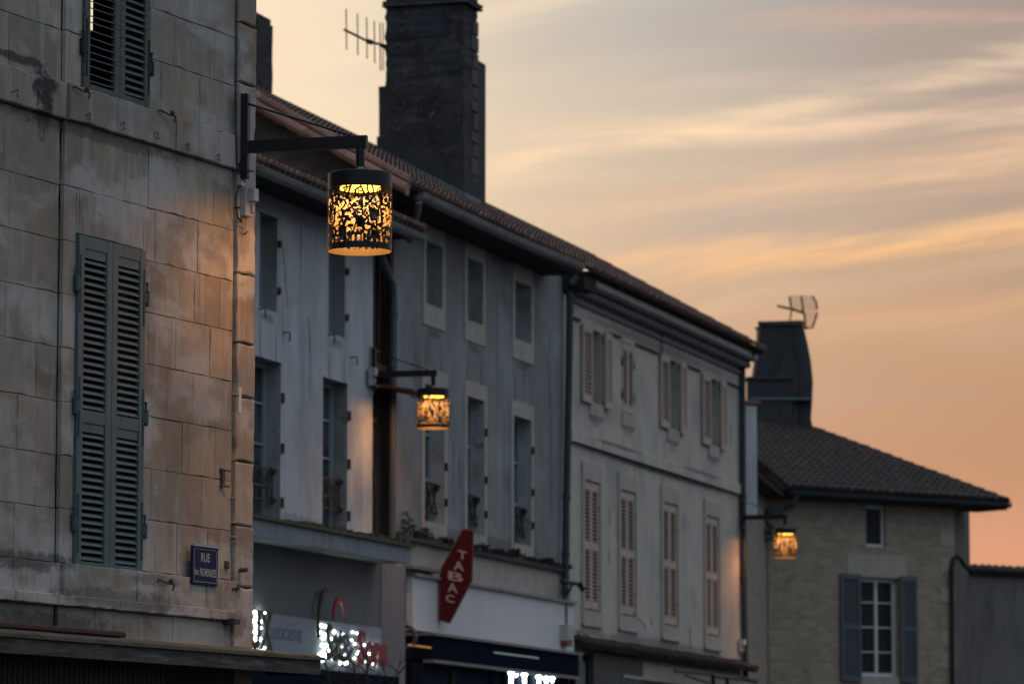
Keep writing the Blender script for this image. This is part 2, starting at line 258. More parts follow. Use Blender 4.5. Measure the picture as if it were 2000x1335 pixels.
# ------------------------------------------------------------------ mesh building
BASE = {}
class MB:
    def __init__(s, F=None): s.v = []; s.f = []; s.m = []; s.c = []; s.F = F; s.mi = 0; s.col = (1, 1, 1)
    def face(s, pts, mi=None, col=None):
        k = len(s.v); s.v += [tuple(p) for p in pts]; s.f.append(tuple(range(k, k+len(pts)))); s.m.append(s.mi if mi is None else mi); s.c.append(col or s.col)
    def mesh(s, vs, fs, mi=None, col=None):
        k = len(s.v); s.v += [tuple(p) for p in vs]
        for f in fs: s.f.append(tuple(k+i for i in f)); s.m.append(s.mi if mi is None else mi); s.c.append(col or s.col)
    def hexa(s, p, mi=None, col=None):
        s.mesh(p, [(0, 1, 2, 3), (7, 6, 5, 4), (0, 4, 5, 1), (1, 5, 6, 2), (2, 6, 7, 3), (3, 7, 4, 0)], mi, col)
    def box(s, u0, u1, v0, v1, o0, o1, mi=None, col=None, F=None, cham=0):
        F = F or s.F; c = cham; W = F.W
        if c:
            fr = [W(u0+c, v0+c, o1), W(u1-c, v0+c, o1), W(u1-c, v1-c, o1), W(u0+c, v1-c, o1)]
            md = [W(u0, v0, o1-c), W(u1, v0, o1-c), W(u1, v1, o1-c), W(u0, v1, o1-c)]
            bk = [W(u0, v0, o0), W(u1, v0, o0), W(u1, v1, o0), W(u0, v1, o0)]
            fs = [(0, 1, 2, 3)]
            for i in range(4):
                j = (i+1) % 4; fs += [(4+i, 4+j, j, i), (8+i, 8+j, 4+j, 4+i)]
            fs.append((11, 10, 9, 8)); s.mesh(fr+md+bk, fs, mi, col); return
        s.hexa([W(u0, v0, o1), W(u1, v0, o1), W(u1, v1, o1), W(u0, v1, o1), W(u0, v0, o0), W(u1, v0, o0), W(u1, v1, o0), W(u0, v1, o0)], mi, col)
    def tube(s, pts, r, seg=8, mi=None, caps=True, col=None):
        pts = [Vector(p) for p in pts]; n = len(pts); rr = r if isinstance(r, (list, tuple)) else [r]*n
        vs_ = []; prev = None
        for i, p in enumerate(pts):
            t = (pts[min(i+1, n-1)]-pts[max(i-1, 0)]).normalized()
            a = Vector((0, 0, 1)) if abs(t.z) < .9 else Vector((1, 0, 0))
            if prev is None: x = t.cross(a).normalized()
            else: x = (prev - t*prev.dot(t)).normalized()
            prev = x; y = t.cross(x)
            for k in range(seg):
                an = 2*math.pi*k/seg; vs_.append(p+(x*math.cos(an)+y*math.sin(an))*rr[i])
        fs = []
        for i in range(n-1):
            for k in range(seg):
                a0 = i*seg+k; a1 = i*seg+(k+1) % seg; fs.append((a0, a1, a1+seg, a0+seg))
        if caps: fs += [tuple(reversed(range(seg))), tuple(range((n-1)*seg, n*seg))]
        s.mesh(vs_, fs, mi, col)
    def build(s, name, mats, parent=None, smooth=False, label=None):
        base = BASE.get(parent.name, Vector((0, 0, 0))) if parent else Vector((0, 0, 0))
        if not isinstance(mats, (list, tuple)): mats = [mats]
        me = bpy.data.meshes.new(name); me.from_pydata([(x-base[0], y-base[1], z-base[2]) for x, y, z in s.v], [], s.f)
        for m in mats: me.materials.append(MT[m])
        me.polygons.foreach_set('material_index', s.m)
        if smooth: me.polygons.foreach_set('use_smooth', [True]*len(s.f))
        ca = me.color_attributes.new('tone', 'FLOAT_COLOR', 'CORNER'); uvl = me.uv_layers.new(name='UVMap')
        cd = []; ud = []
        F = s.F
        for f, c in zip(s.f, s.c):
            for i in f:
                cd += [c[0], c[1], c[2], 1]
                if F: a = F.loc(s.v[i]); ud += [a[0] + ((s.v[i][0]-F.P[0])*F.n[0]+(s.v[i][1]-F.P[1])*F.n[1])*.7, a[1]]
                else: ud += [s.v[i][0]+s.v[i][1], s.v[i][2]]
        ca.data.foreach_set('color', cd); uvl.data.foreach_set('uv', ud)
        me.validate(); me.update()
        o = bpy.data.objects.new(name, me); scene.collection.objects.link(o)
        if parent: o.parent = parent
        BASE[o.name] = base
        if label: o['label'] = label
        return o
def thing(name, label, cat, loc, group=None, kind=None):
    o = bpy.data.objects.new(name, None); scene.collection.objects.link(o); o.location = loc; o.empty_display_size = .2
    BASE[o.name] = Vector(loc); tag(o, label, cat, group, kind); return o
def tag(o, label=None, cat=None, group=None, kind=None):
    if label: o['label'] = label
    if cat: o['category'] = cat
    if group: o['group'] = group
    if kind: o['kind'] = kind
    return o
def wall(mb, u0, u1, v0, v1, holes, depth=.25, o=0, mi=0, rmi=None, F=None):
    """a wall sheet with openings (u0,u1,v0,v1) and their reveals"""
    F = F or mb.F; W = F.W; rmi = mi if rmi is None else rmi
    us = sorted({u0, u1, *[h[0] for h in holes], *[h[1] for h in holes]}); vv = sorted({v0, v1, *[h[2] for h in holes], *[h[3] for h in holes]})
    us = [a for a in us if u0 <= a <= u1]; vv = [a for a in vv if v0 <= a <= v1]
    for a, b in zip(us, us[1:]):
        for c, d in zip(vv, vv[1:]):
            mu, mv = (a+b)/2, (c+d)/2
            if any(h[0] < mu < h[1] and h[2] < mv < h[3] for h in holes): continue
            mb.face([W(a, c, o), W(b, c, o), W(b, d, o), W(a, d, o)], mi)
    for (a, b, c, d) in holes:
        i = o-depth
        mb.face([W(a, c, o), W(a, d, o), W(a, d, i), W(a, c, i)], rmi); mb.face([W(b, d, o), W(b, c, o), W(b, c, i), W(b, d, i)], rmi)
        mb.face([W(a, d, o), W(b, d, o), W(b, d, i), W(a, d, i)], rmi); mb.face([W(b, c, o), W(a, c, o), W(a, c, i), W(b, c, i)], rmi)
def frame_rect(mb, u0, u1, v0, v1, t, o0, o1, mi=0):
    mb.box(u0, u0+t, v0, v1, o0, o1, mi); mb.box(u1-t, u1, v0, v1, o0, o1, mi)
    mb.box(u0+t, u1-t, v0, v0+t, o0, o1, mi); mb.box(u0+t, u1-t, v1-t, v1, o0, o1, mi)
def window(par, F, u0, u1, v0, v1, depth=.25, fm='blue_frame', gm='glass', rows=4, t=.05, mull=True, name='window', label=None):
    mb = MB(F); o0 = -depth-.02; o1 = -depth+.04
    frame_rect(mb, u0, u1, v0, v1, t, o0, o1)
    um = (u0+u1)/2
    if mull: mb.box(um-.035, um+.035, v0+t, v1-t, o0, o1+.01)
    for k in range(1, rows):
        y = v0+(v1-v0)*k/rows
        if mull: mb.box(u0+t, um-.035, y-.014, y+.014, o0+.01, o1-.01); mb.box(um+.035, u1-t, y-.014, y+.014, o0+.01, o1-.01)
        else: mb.box(u0+t, u1-t, y-.014, y+.014, o0+.01, o1-.01)
    w = mb.build(name, fm, par, label=label)
    g = MB(F); g.box(u0+.01, u1-.01, v0+.01, v1-.01, -depth-.012, -depth-.004); g.build('pane', gm, w)
    return w
def shutter(par, F, u0, u1, v0, v1, o, th=.035, rails=(), sp=.05, mats=('shutter_paint', 'shutter_paint', 'iron_teal'), stile=.06, rail=.09, broken=0, hinge=None, open_from=99, panel=.0, name='shutter', slant=.26):
    """one louvred leaf; rails = heights of middle rails"""
    mb = MB(F); a, b = o, o+th
    mb.box(u0, u0+stile, v0, v1, a, b, 0, cham=.004); mb.box(u1-stile, u1, v0, v1, a, b, 0, cham=.004)
    rs = [v0+rail/2] + list(rails) + [v1-rail/2]
    for y in rs: mb.box(u0+stile, u1-stile, y-rail/2, y+rail/2, a+.002, b-.003, 0)
    for r0, r1 in zip(rs, rs[1:]):
        lo, hi_ = r0+rail/2, r1-rail/2
        n = max(1, round((hi_-lo-panel)/sp)); s_ = (hi_-lo-panel)/n
        if panel: mb.box(u0+stile, u1-stile, hi_-panel, hi_, a+.008, b-.010, 0)
        for k in range(n):
            y = lo+s_*(k+.5); j = 0; dz_ = s_*slant; tl = 0
            if broken and y > open_from:
                j = R.uniform(-.004, .004); tl = R.uniform(-.006, .006)
            A, B_ = u0+stile-.004, u1-stile+.004; W = F.W; t2 = .007
            p = [W(A, y-dz_+j, b-.006), W(B_, y-dz_+j+tl, b-.006), W(B_, y-dz_+t2+j+tl, b-.006), W(A, y-dz_+t2+j, b-.006),
                 W(A, y+dz_*.75+j, a+.004), W(B_, y+dz_*.75+j+tl, a+.004), W(B_, y+dz_*.75+t2+j+tl, a+.004), W(A, y+dz_*.75+t2+j, a+.004)]
            mb.hexa(p, 1)
    if hinge:
        side, hs = hinge
        for y in hs:
            uu = u1 if side > 0 else u0; c = F.W(uu+side*.028, y, b); 
            mb.tube([F.W(uu+side*.026, y-.055, b-.004), F.W(uu+side*.026, y+.055, b-.004)], .019, 8, 2)
            mb.tube([F.W(uu+side*.026, y+.055, b-.004), F.W(uu+side*.026, y+.10, b-.004)], .008, 6, 2)
            mb.tube([F.W(uu+side*.026, y+.10, b-.004), F.W(uu+side*.026, y+.115, b-.004)], .012, 6, 2)
            ux = sorted((uu-side*.012, uu+side*.02)); mb.box(ux[0], ux[1], y-.03, y+.035, b-.003, b+.008, 2)
            us_ = sorted((uu-side*.012, uu-side*.03))
            if o != -.02 and o != -.04: mb.box(us_[0], us_[1], y-.2, y+.2, b, b+.006, 2)
    return mb.build(name, list(mats), par)
def text_mesh(s, bold=0, res=3, ext=0.0):
    c = bpy.data.curves.new('txt', 'FONT'); c.body = s; c.resolution_u = res; c.offset = bold; c.extrude = ext; c.align_x = 'LEFT'
    o = bpy.data.objects.new('txt', c); scene.collection.objects.link(o)
    dg = bpy.context.evaluated_depsgraph_get(); dg.update()
    ev = o.evaluated_get(dg); me = ev.to_mesh(); vs_ = [tuple(v.co) for v in me.vertices]; fs = [tuple(p.vertices) for p in me.polygons]
    ev.to_mesh_clear(); bpy.data.objects.remove(o); bpy.data.curves.remove(c)
    xs = [v[0] for v in vs_]; ys = [v[1] for v in vs_]
    return vs_, fs, (min(xs), max(xs), min(ys), max(ys))
def text_on(mb, s, F, u0, u1, v0, v1, o, th=.004, bold=0, mi=None, res=3, slope=0.0, shear=0.0):
    vs_, fs, (x0, x1, y0, y1) = text_mesh(s, bold, res, 1.0)
    out = []
    for x, y, z in vs_:
        a = (x-x0)/(x1-x0); b = (y-y0)/(y1-y0)
        out.append(F.W(u0+(u1-u0)*a+shear*(b)*(v1-v0), v0+(v1-v0)*b+slope*a, o+(th if z > 0 else 0)))
    mb.mesh(out, fs, mi)
def tiles(name, mat_, par, F, u0, u1, e, r, sp=.2, ln=.4, ru=0.0, mats2='eave_wood', slab=True, rnd=.012):
    """roman tile slope from eave e=(o,v) to ridge r=(o,v); ru shifts the far edge"""
    mb = MB(F); n = max(1, round((u1-u0)/sp)); sp = (u1-u0)/n
    L = math.hypot(r[0]-e[0], r[1]-e[1]); m = max(1, round(L/ln)); seg = 5
    ax = ((r[0]-e[0])/L, (r[1]-e[1])/L); nm = (-ax[1], ax[0]) if ax[0] > 0 else (ax[1], -ax[0])
    for i in range(n):
        uc = u0+sp*(i+.5)
        for k in range(m):
            t0 = L*k/m; t1 = L*(k+1)/m+.03
            g = .75+R.random()*.5; hue = R.uniform(-.12, .12); col = (g*(1+hue), g, g*(1-hue))
            jit = R.uniform(-rnd, rnd); ju = R.uniform(-rnd, rnd)
            rows = []
            for t, rad, lift in ((t0-(.03+jit if k == 0 else 0), sp*.50, .020), (t1, sp*.44, .0)):
                row = []
                for a in range(seg+1):
                    an = math.pi*a/seg; du = -math.cos(an)*rad; h = math.sin(an)*rad*.75+lift
                    us_ = uc+du+ju+ru*(t/L)
                    row.append(F.W(us_, e[1]+ax[1]*t+nm[1]*h, e[0]+ax[0]*t+nm[0]*h))
                rows.append(row)
            vs_ = rows[0]+rows[1]; fs = [(a, a+1, seg+2+a, seg+1+a) for a in range(seg)]
            if k == 0: fs.append(tuple(range(seg+1)))
            mb.mesh(vs_, fs, 0, col)
            # channel tile between the rows
            if k == 0: mb.mesh([F.W(uc+sp/2-.05, e[1]-.0, e[0]+.02), F.W(uc+sp/2+.05, e[1], e[0]+.02), F.W(uc+sp/2+.05, e[1]-.035, e[0]+.02), F.W(uc+sp/2-.05, e[1]-.035, e[0]+.02)], [(0, 1, 2, 3)], 0, (.6, .6, .6))
    if slab:
        d = .05
        mb.hexa([F.W(u0, e[1]-d, e[0]), F.W(u1, e[1]-d, e[0]), F.W(u1, e[1], e[0]), F.W(u0, e[1], e[0]),
                 F.W(u0+ru, r[1]-d, r[0]), F.W(u1+ru, r[1]-d, r[0]), F.W(u1+ru, r[1], r[0]), F.W(u0+ru, r[1], r[0])], 1, (1, 1, 1))
    return mb.build(name, [mat_, mats2], par)
def gutter(par, F, p0, p1, o, r=.075, mat_='zinc', name='gutter', n=10, sag=0.0):
    """half-round gutter from (u,v) to (u,v)"""
    mb = MB(F); seg = 8; rows = []
    for i in range(n+1):
        t = i/n; u = p0[0]+(p1[0]-p0[0])*t; v = p0[1]+(p1[1]-p0[1])*t - sag*math.sin(math.pi*t)
        rows.append([F.W(u, v-math.sin(math.pi*k/seg)*r, o+math.cos(math.pi*k/seg)*r) for k in range(seg+1)])
    vs_ = [p for rw in rows for p in rw]; fs = []
    for i in range(n):
        for k in range(seg): a = i*(seg+1)+k; fs.append((a, a+1, a+seg+2, a+seg+1))
    fs += [tuple(range(seg+1)), tuple(range(n*(seg+1), (n+1)*(seg+1)))]
    mb.mesh(vs_, fs)
    mb.tube([F.W(p0[0], p0[1]+.004, o+r+.004), F.W((p0[0]+p1[0])/2, (p0[1]+p1[1])/2-sag, o+r+.004), F.W(p1[0], p1[1]+.004, o+r+.004)], .011, 6)
    for i in range(int((p1[0]-p0[0])/1.9)+1):
        u = p0[0]+.4+i*1.9
        if u < p1[0]: vv = p0[1]+(p1[1]-p0[1])*(u-p0[0])/(p1[0]-p0[0])-sag*math.sin(math.pi*(u-p0[0])/(p1[0]-p0[0])); mb.tube([F.W(u, vv-math.sin(math.pi*k/6)*(r+.006), o+math.cos(math.pi*k/6)*(r+.006)) for k in range(7)], .007, 5)
    return mb.build(name, mat_, par, smooth=False)
def pipe(par, pts, r, mat_='painted_pipe', name='downpipe', collars=()):
    mb = MB(); mb.tube(pts, r, 10)
    P = [Vector(p) for p in pts]
    for (i, t) in collars:
        c = P[i].lerp(P[i+1], t); d = (P[i+1]-P[i]).normalized(); mb.tube([c-d*.05, c+d*.05], r*1.22, 10)
    return mb.build(name, mat_, par, smooth=False)
# ------------------------------------------------------------------ the wall planes of the street
F1 = Fac(490, 700, 30.3, 3700)
F2 = Fac(728, 700, 60, 2600)
F3 = Fac(770, 700, F2.W(*F2.uv(770, 700))[1], 2480)
F4 = Fac(1112, 700, F3.W(*F3.uv(1112, 700))[1], 2450)
F6 = Fac(1540, 1100, 92, 11000)
F5 = Fac(1540, 1100, 92, 1300)
# ------------------------------------------------------------------ ground
g = MB()
gy = [(-60, 0), (36, 0), (48, .9), (62, 1.9), (90, 3.1), (140, 3.6), (900, 3.6)]
for (a, za), (b, zb) in zip(gy, gy[1:]): g.face([(-400, a, za-.02), (400, a, za-.02), (400, b, zb-.02), (-400, b, zb-.02)])
tag(g.build('road', 'asphalt'), kind='structure')
# ================================================================== HOUSE 1 : near ashlar corner house
h1 = thing('stone_house', 'near limestone block house with teal louvred shutters at the left edge', 'house', F1.W(-4.5, 0, 0))
UG = -2.785                                  # edge where the bay comes forward
UP0, UP1 = -.285, 0.0                        # corner pilaster
GR = F1.uv(122, 600)[0]
win_lo = (-2.545, -1.615, 3.265, 5.62)
win_hi = (-2.50, -1.585, 6.60, 8.75)
courses = [1.0, 1.4, 1.8, 2.2, 2.6, 2.84, 3.04, 3.34, 3.705, 4.07, 4.44, 4.81, 5.18, 5.55, 5.93, 6.38, 6.64, 7.01, 7.38, 7.75, 8.12, 8.49, 8.86, 9.23, 9.6]
def stone_block(mb, F, u0, u1, v0, v1, ob, o, tn, wear=.0022, cham=.003, mi=0):
    """one ashlar: uneven outline, softly chamfered, front slightly out of true"""
    nu = max(2, int((u1-u0)/.09)); nv = max(2, int((v1-v0)/.09)); out = []
    for k in range(nu): out.append((u0+(u1-u0)*k/nu, v0, 0, 1))
    for k in range(nv): out.append((u1, v0+(v1-v0)*k/nv, -1, 0))
    for k in range(nu): out.append((u1-(u1-u0)*k/nu, v1, 0, -1))
    for k in range(nv): out.append((u0, v1-(v1-v0)*k/nv, 1, 0))
    n = len(out); fr = []; md = []; bk = []; tu = R.uniform(-.003, .003)
    for (u, v, a, b) in out:
        w = R.random()**2*wear*2
        if R.random() < .04: w += wear*3.5
        uu, vv = u+a*w, v+b*w; oo = o+tu*((u-u0)/(u1-u0)-.5)
        cu = (u0+u1)/2; cv = (v0+v1)/2; c = cham*R.uniform(.5, 1.5)
        fr.append(F.W(uu+(c if uu < cu else -c), vv+(c if vv < cv else -c), oo)); md.append(F.W(uu, vv, oo-c*.8)); bk.append(F.W(uu, vv, ob))
    fs = [tuple(range(n))]
    for i in range(n): j = (i+1) % n; fs += [(n+i, n+j, j, i), (2*n+i, 2*n+j, n+j, n+i)]
    mb.mesh(fr+md+bk, fs, mi, tn)
def sub_rects(r, hs):
    out = [r]
    for (a, b, c, d) in hs:
        nx = []
        for (x0, x1, y0, y1) in out:
            if x1 <= a+1e-4 or x0 >= b-1e-4 or y1 <= c+1e-4 or y0 >= d-1e-4: nx.append((x0, x1, y0, y1)); continue
            if x0 < a: nx.append((x0, a, y0, y1))
            if x1 > b: nx.append((b, x1, y0, y1))
            m0, m1 = max(x0, a), min(x1, b)
            if y0 < c: nx.append((m0, m1, y0, c))
            if y1 > d: nx.append((m0, m1, d, y1))
        out = nx
    return out
mb = MB(F1); J = .0022
def stone_tone(u, v):
    k = R.random(); g_ = R.uniform(.74, 1.22)
    t = (1, 1, 1)
    if k < .25: t = (1.05, .98, .90)
    elif k < .45: t = (1.06, 1.06, 1.05)
    elif k < .6: t = (.94, .96, .98)
    elif k < .67: t = (1.05, .94, .83)
    if u > -1.7 and v < 5.8: t = (t[0]*1.02, t[1]*.97, t[2]*.92)  # lower right stones tanner: part stone colour, part lamplight put into the tone
    return tuple(x*g_ for x in t)
def lay(u0, u1, v0, v1, o, wmin, wmax, hs, first=None):
    u = u0 + (first or 0)
    edges = [u0] + ([u] if first else [])
    while True:
        u = edges[-1]+R.uniform(wmin, wmax)
        if u > u1-wmin*.6: break
        edges.append(u)
    edges.append(u1)
    for a, b in zip(edges, edges[1:]):
        tn = stone_tone(a, v0); oo = o+R.uniform(-.002, .003)
        for (x0, x1, y0, y1) in sub_rects((a, b, v0, v1), hs):
            if x1-x0 < .03 or y1-y0 < .03: continue
            stone_block(mb, F1, x0+J*.4, x1-J*.4, y0+J*.5, y1-J*.5, o-.03, oo, tn)
fullh = [win_lo, win_hi]
for c0, c1 in zip(courses, courses[1:]):
    if abs(c0-6.38) < .01 or abs(c0-3.04) < .01: continue
    lay(-6.0, GR, c0, c1, -.035, .38, .85, fullh, R.uniform(.1, .5))
    lay(GR, UP0, c0, c1, 0.0, .32, .82, fullh, R.uniform(.12, .5))
    # corner pilaster stones, taller drums
i = 0
pv = [1.0, 1.9, 2.84, 3.3, 3.75, 4.22, 4.7, 5.1, 5.62, 6.1, 6.55, 7.05, 7.5, 8.0, 8.6, 9.3]
for a, b in zip(pv, pv[1:]):
    stone_block(mb, F1, UP0+.002, UP1, a+.004, b-.004, -.03, .036+R.uniform(-.003, .003), tuple(x*.90 for x in stone_tone(0, 5)), .006, .010)
# string course below the upper window and the moulded ledge below the lower one
def band(v0, v1, o, u0, u1, sl=.0):
    u = u0
    while u < u1-.1:
        e = min(u1, u+R.uniform(.5, 1.05)); 
        if u1-e < .25: e = u1
        stone_block(mb, F1, u+J, e-J, v0, v1, -.03, o+R.uniform(-.002, .002), stone_tone(-3, 6.5), .004, .005); u = e
band(6.385, 6.635, .02, -6.0, GR); band(6.385, 6.635, .045, GR, UP0-.01)
band(3.045, 3.335, .012, -6.0, GR); band(3.045, 3.335, .045, GR, UP0+.02)
band(3.045, 3.12, .052, -6, -.31)
# backing mortar
wall(mb, GR, UP1-.004, -.2, 9.9, fullh, .32, -.010, 1, 0)
wall(mb, -6.0, GR, -.2, 9.9, [], .32, -.045, 1, 0)
# side wall (round the corner), back wall with one opening, lid
s0 = MB(F1)
W = F1.W
FB1 = Fac(P=W(0, 0, 0)[:2], d=(-F1.n[0], -F1.n[1])); qa_, qb_ = FB1.uv(158, 64), FB1.uv(185, -60)
wall(s0, -.005, 5, -.2, 9.9, [(min(qa_[0], qb_[0]), max(qa_[0], qb_[0])+.25, qa_[1], qb_[1])], .02, 0, F=FB1)
s0.face([W(-6, -.2, 0), W(-6, 9.9, 0), W(-6, 9.9, -5), W(-6, -.2, -5)])
s0.face([W(-6, -.2, -5), W(0, -.2, -5), W(0, 9.9, -5), W(-6, 9.9, -5)])
s0.face([W(-6, 9.9, 0), W(0, 9.9, 0), W(0, 9.9, -5), W(-6, 9.9, -5)])
mb.build('wall', ['limestone', 'mortar'], h1)
s0.build('back_wall', 'room_dark', h1)
# old keystone-like lintel crack stones over the lower window already in courses; lintel panel
lp = MB(F1)
for (x0, x1, y0, y1, n_) in []: pass
# lower window : closed shutters, dark behind
w1 = MB(F1)
frame_rect(w1, win_lo[0], win_lo[1], win_lo[2], win_lo[3], .03, -.10, -.03)
wl = w1.build('window', 'shutter_paint', h1)
b1 = MB(F1); b1.box(win_lo[0], win_lo[1], win_lo[2], win_lo[3], -.30, -.28); b1.build('pane', 'black', wl)
um = (win_lo[0]+win_lo[1])/2+.0
vm1 = 4.36
for (a, b, s) in ((win_lo[0]+.004, um-.002, -1), (um+.002, win_lo[1]-.004, 1)):
    shutter(wl, F1, a, b, win_lo[2]+.01, win_lo[3]-.01, -.012, .036, rails=(vm1,), sp=.0505, stile=.075, rail=.085, panel=.065,
            hinge=(s, (5.27, 4.42, 3.62)), slant=.27)
# upper window
w2 = MB(F1); frame_rect(w2, win_hi[0], win_hi[1], win_hi[2], win_hi[3], .03, -.10, -.03)
wh = w2.build('window', 'worn_paint', h1)
b2 = MB(F1); um2 = (win_hi[0]+win_hi[1])/2+.03
up_ = F1.uv(190, 20, -.29)[0]; b2.box(up_, win_hi[1], win_hi[2], win_hi[3], -.30, -.28)
ua_, va_ = F1.uv(160, 66, -.29); b2.box(win_hi[0], up_, win_hi[2], va_, -.30, -.28); b2.build('pane', 'black', wh)
for (a, b, s) in ((win_hi[0]+.004, um2-.003, -1), (um2+.003, win_hi[1]-.004, 1)):
    shutter(wh, F1, a, b, win_hi[2]+.01, win_hi[3]-.01, -.012, .036, rails=(), sp=.051, stile=.07, rail=.07, mats=('worn_paint', 'worn_paint', 'iron'),
            hinge=(s, (6.93, 8.3)), broken=1, open_from=0, slant=.27 if s > 0 else .12)
wb = MB(F1); wb.box(win_hi[0]-.01, win_hi[1]+.01, win_hi[2]-.035, win_hi[2]+.008, -.03, .03, cham=.004); wb.build('sill', 'worn_paint', wh)
# shutter stays (rusty hold-backs) and the little S hooks under the string course
def stay(x, y, o=.045):
    m = MB(F1); u, v = F1.uv(x, y, o)
    m.tube([F1.W(u-.06, v+.01, 0), F1.W(u-.055, v+.012, o+.02), F1.W(u+.03, v-.008, o+.04), F1.W(u+.05, v-.01, o+.05)], .008, 6)
    m.tube([F1.W(u+.04, v+.02, o+.05), F1.W(u+.055, v+.0, o+.055)], .016, 6)
    m.tube([F1.W(u+.05, v, o+.055), F1.W(u+.08, v-.02, o+.06), F1.W(u+.06, v-.055, o+.06)], .008, 6)
    m.build('shutter_stay', 'rust', h1)
stay(318, 222); stay(150, 176); stay(315, 1136)
for (x, y) in ((33, 183), (174, 228), (241, 246), (306, 265), (367, 287), (427, 308)):
    m = MB(F1); u, v = F1.uv(x, y, .06); r_ = .014
    pts = [F1.W(u+math.cos(t)*r_, v+.012+math.sin(t)*r_, .062) for t in [math.pi*.95-k*.5 for k in range(8)]]
    pts += [F1.W(u-.008, v-.016, .062), F1.W(u+.012, v-.024, .062), F1.W(u+.026, v-.012, .062)]
    pts = [F1.W(u-.01, v+.01, .02)] + pts
    m.tube(pts, .0035, 5); m.build('hook', 'iron', h1)
# remains of an old bracket, screws and plugs by the corner
def plugs():
    m = MB(F1)
    for (x0, y0, x1, y1) in ((430, 915, 448, 922), (430, 947, 446, 952)):
        m.tube([F1.at(x0, y0, .012), F1.at(x1+2, y1-2, .03)], .007, 5)
    u, v = F1.uv(434, 932, .0); m.box(u-.035, u+.01, v-.06, v+.06, 0, .02, cham=.004)
    m.build('old_bracket', 'rust', h1)
    for (x, y) in ((450, 972), (451, 1020), (450, 1048), (452, 1058), (449, 1144)):
        m = MB(F1); u, v = F1.uv(x, y, .0); m.tube([F1.W(u, v, 0), F1.W(u, v, .05)], .006, 6); m.build('screw', 'galv', h1)
    m = MB(F1); u, v = F1.uv(470, 1113, .036); m.tube([F1.W(u-.02, v, .03), F1.W(u-.02, v, .10)], .017, 8); m.build('pipe_stub', 'rust', h1)
    m = MB(F1); m.tube([F1.at(454, 1149, .05), F1.at(472, 1145, .05)], .009, 6); m.tube([F1.at(463, 1147, .05), F1.at(463, 1153, .05)], .012, 6); m.tube([F1.at(463, 1147, .03), F1.at(463, 1147, .06)], .01, 6); m.build('iron_spike', 'rust', h1)
    m = MB(F1); u, v = F1.uv(441, 1100, .004)
    m.box(u-.02, u+.03, v-.035, v+.02, -.01, .022, cham=.006); m.build('broken_clamp', 'rust', h1)
    m = MB(F1)                                                        # dark cleat at the end of the ledge
    u, v = F1.uv(452, 1213, .04); m.box(u-.06, u+.03, v-.02, v+.02, .0, .10, cham=.006); m.build('cleat', 'dark_stain', h1)
    m = MB(F1); u, v = F1.uv(467, 782, .036); m.box(u-.012, u+.03, v-.09, v+.10, .036, .040); m.build('mounting_strip', 'label_paper', h1)
plugs()
# shop canopy with boarded fascia, slat cladding below
ov = F1.uv(627, 1286, .5)[0]
m = MB(F1)
CT, CB = 2.785, 2.66
for (a, b) in ((-6, -3.1), (-3.1, -1.36), (-1.36, -.55), (-.55, ov)): m.box(a+.002, b-.002, CB, CT-.02, .46, .50, 0, cham=.003)
m.box(ov-.03, ov, CB, CT-.02, 0.06, .46, 0)
cn = m.build('canopy', 'canopy_board', h1, label='weathered grey boarded fascia of the shop canopy')
m = MB(F1)
m.box(-6, ov+.02, CT-.02, CT+.004, .0, .525, 0); m.hexa([W(-6, CT+.005, .50), W(ov, CT+.005, .50), W(ov, CT+.02, .49), W(-6, CT+.02, .49), W(-6, CT+.005, .02), W(0, CT+.005, .02), W(0, CT+.07, .02), W(-6, CT+.07, .02)])
m.build('canopy_roof', 'canopy_top', cn)
m = MB(F1); m.box(-6, ov-.03, CB+.03, CB+.05, .0, .46); m.build('soffit', 'dark_wood', cn)
m = MB(F1); m.box(-6, -1.9, CT+.075, CT+.115, .0, .06, cham=.01); m.build('lead_flashing', 'red_flash', cn)
m = MB(F1); u = -6
while u < F1.uv(318, 1310, .08)[0]:
    m.box(u, u+.052, .3, CB+.03, .02, .085, 0, cham=.006); u += .066
m.build('cladding', 'slat_brown', h1)
m = MB(F1); m.box(-1.9, .0, .3, CB+.03, .0, .03); m.build('shop_front', 'dark_wood', h1)
# ------------------------------------------------------------------ street sign
FSG = Fac(P=F1.W(0, 0, .042)[:2], d=F1.d)
p_ = FSG.at(401, 1103, .02); sg = thing('street_sign', 'blue enamel street name plate with white lettering beside the corner pilaster', 'street sign', p_)
u0, v1 = FSG.uv(376, 1064, .02); u1 = FSG.uv(425, 1075, .02)[0]; v0 = FSG.uv(376, 1139, .02)[1]
m = MB(FSG); m.box(u0, u1, v0, v1, .005, .022, cham=.003); m.build('plate', 'enamel_blue', sg)
m = MB(FSG); m.box(u0+.0, u1, v1-.004, v1+.012, .004, .034); m.box(u1-.004, u1+.005, v0, v1, .004, .026); m.build('rim', 'enamel_rim', sg)
m = MB(FSG); b_ = .018; o_ = .0225
frame_rect(m, u0+b_, u1-b_, v0+b_, v1-b_, .0035, o_, o_+.001)
wd = u1-u0; hg = v1-v0
text_on(m, 'RUE', FSG, u0+wd*.33, u0+wd*.68, v0+hg*.60, v0+hg*.83, o_, .001, .008)
text_on(m, 'des', FSG, u0+wd*.075, u0+wd*.235, v0+hg*.245, v0+hg*.43, o_, .001, .006)
text_on(m, 'PROMENADES', FSG, u0+wd*.29, u0+wd*.93, v0+hg*.22, v0+hg*.43, o_, .001, .008)
m.build('lettering', 'enamel_white', sg)
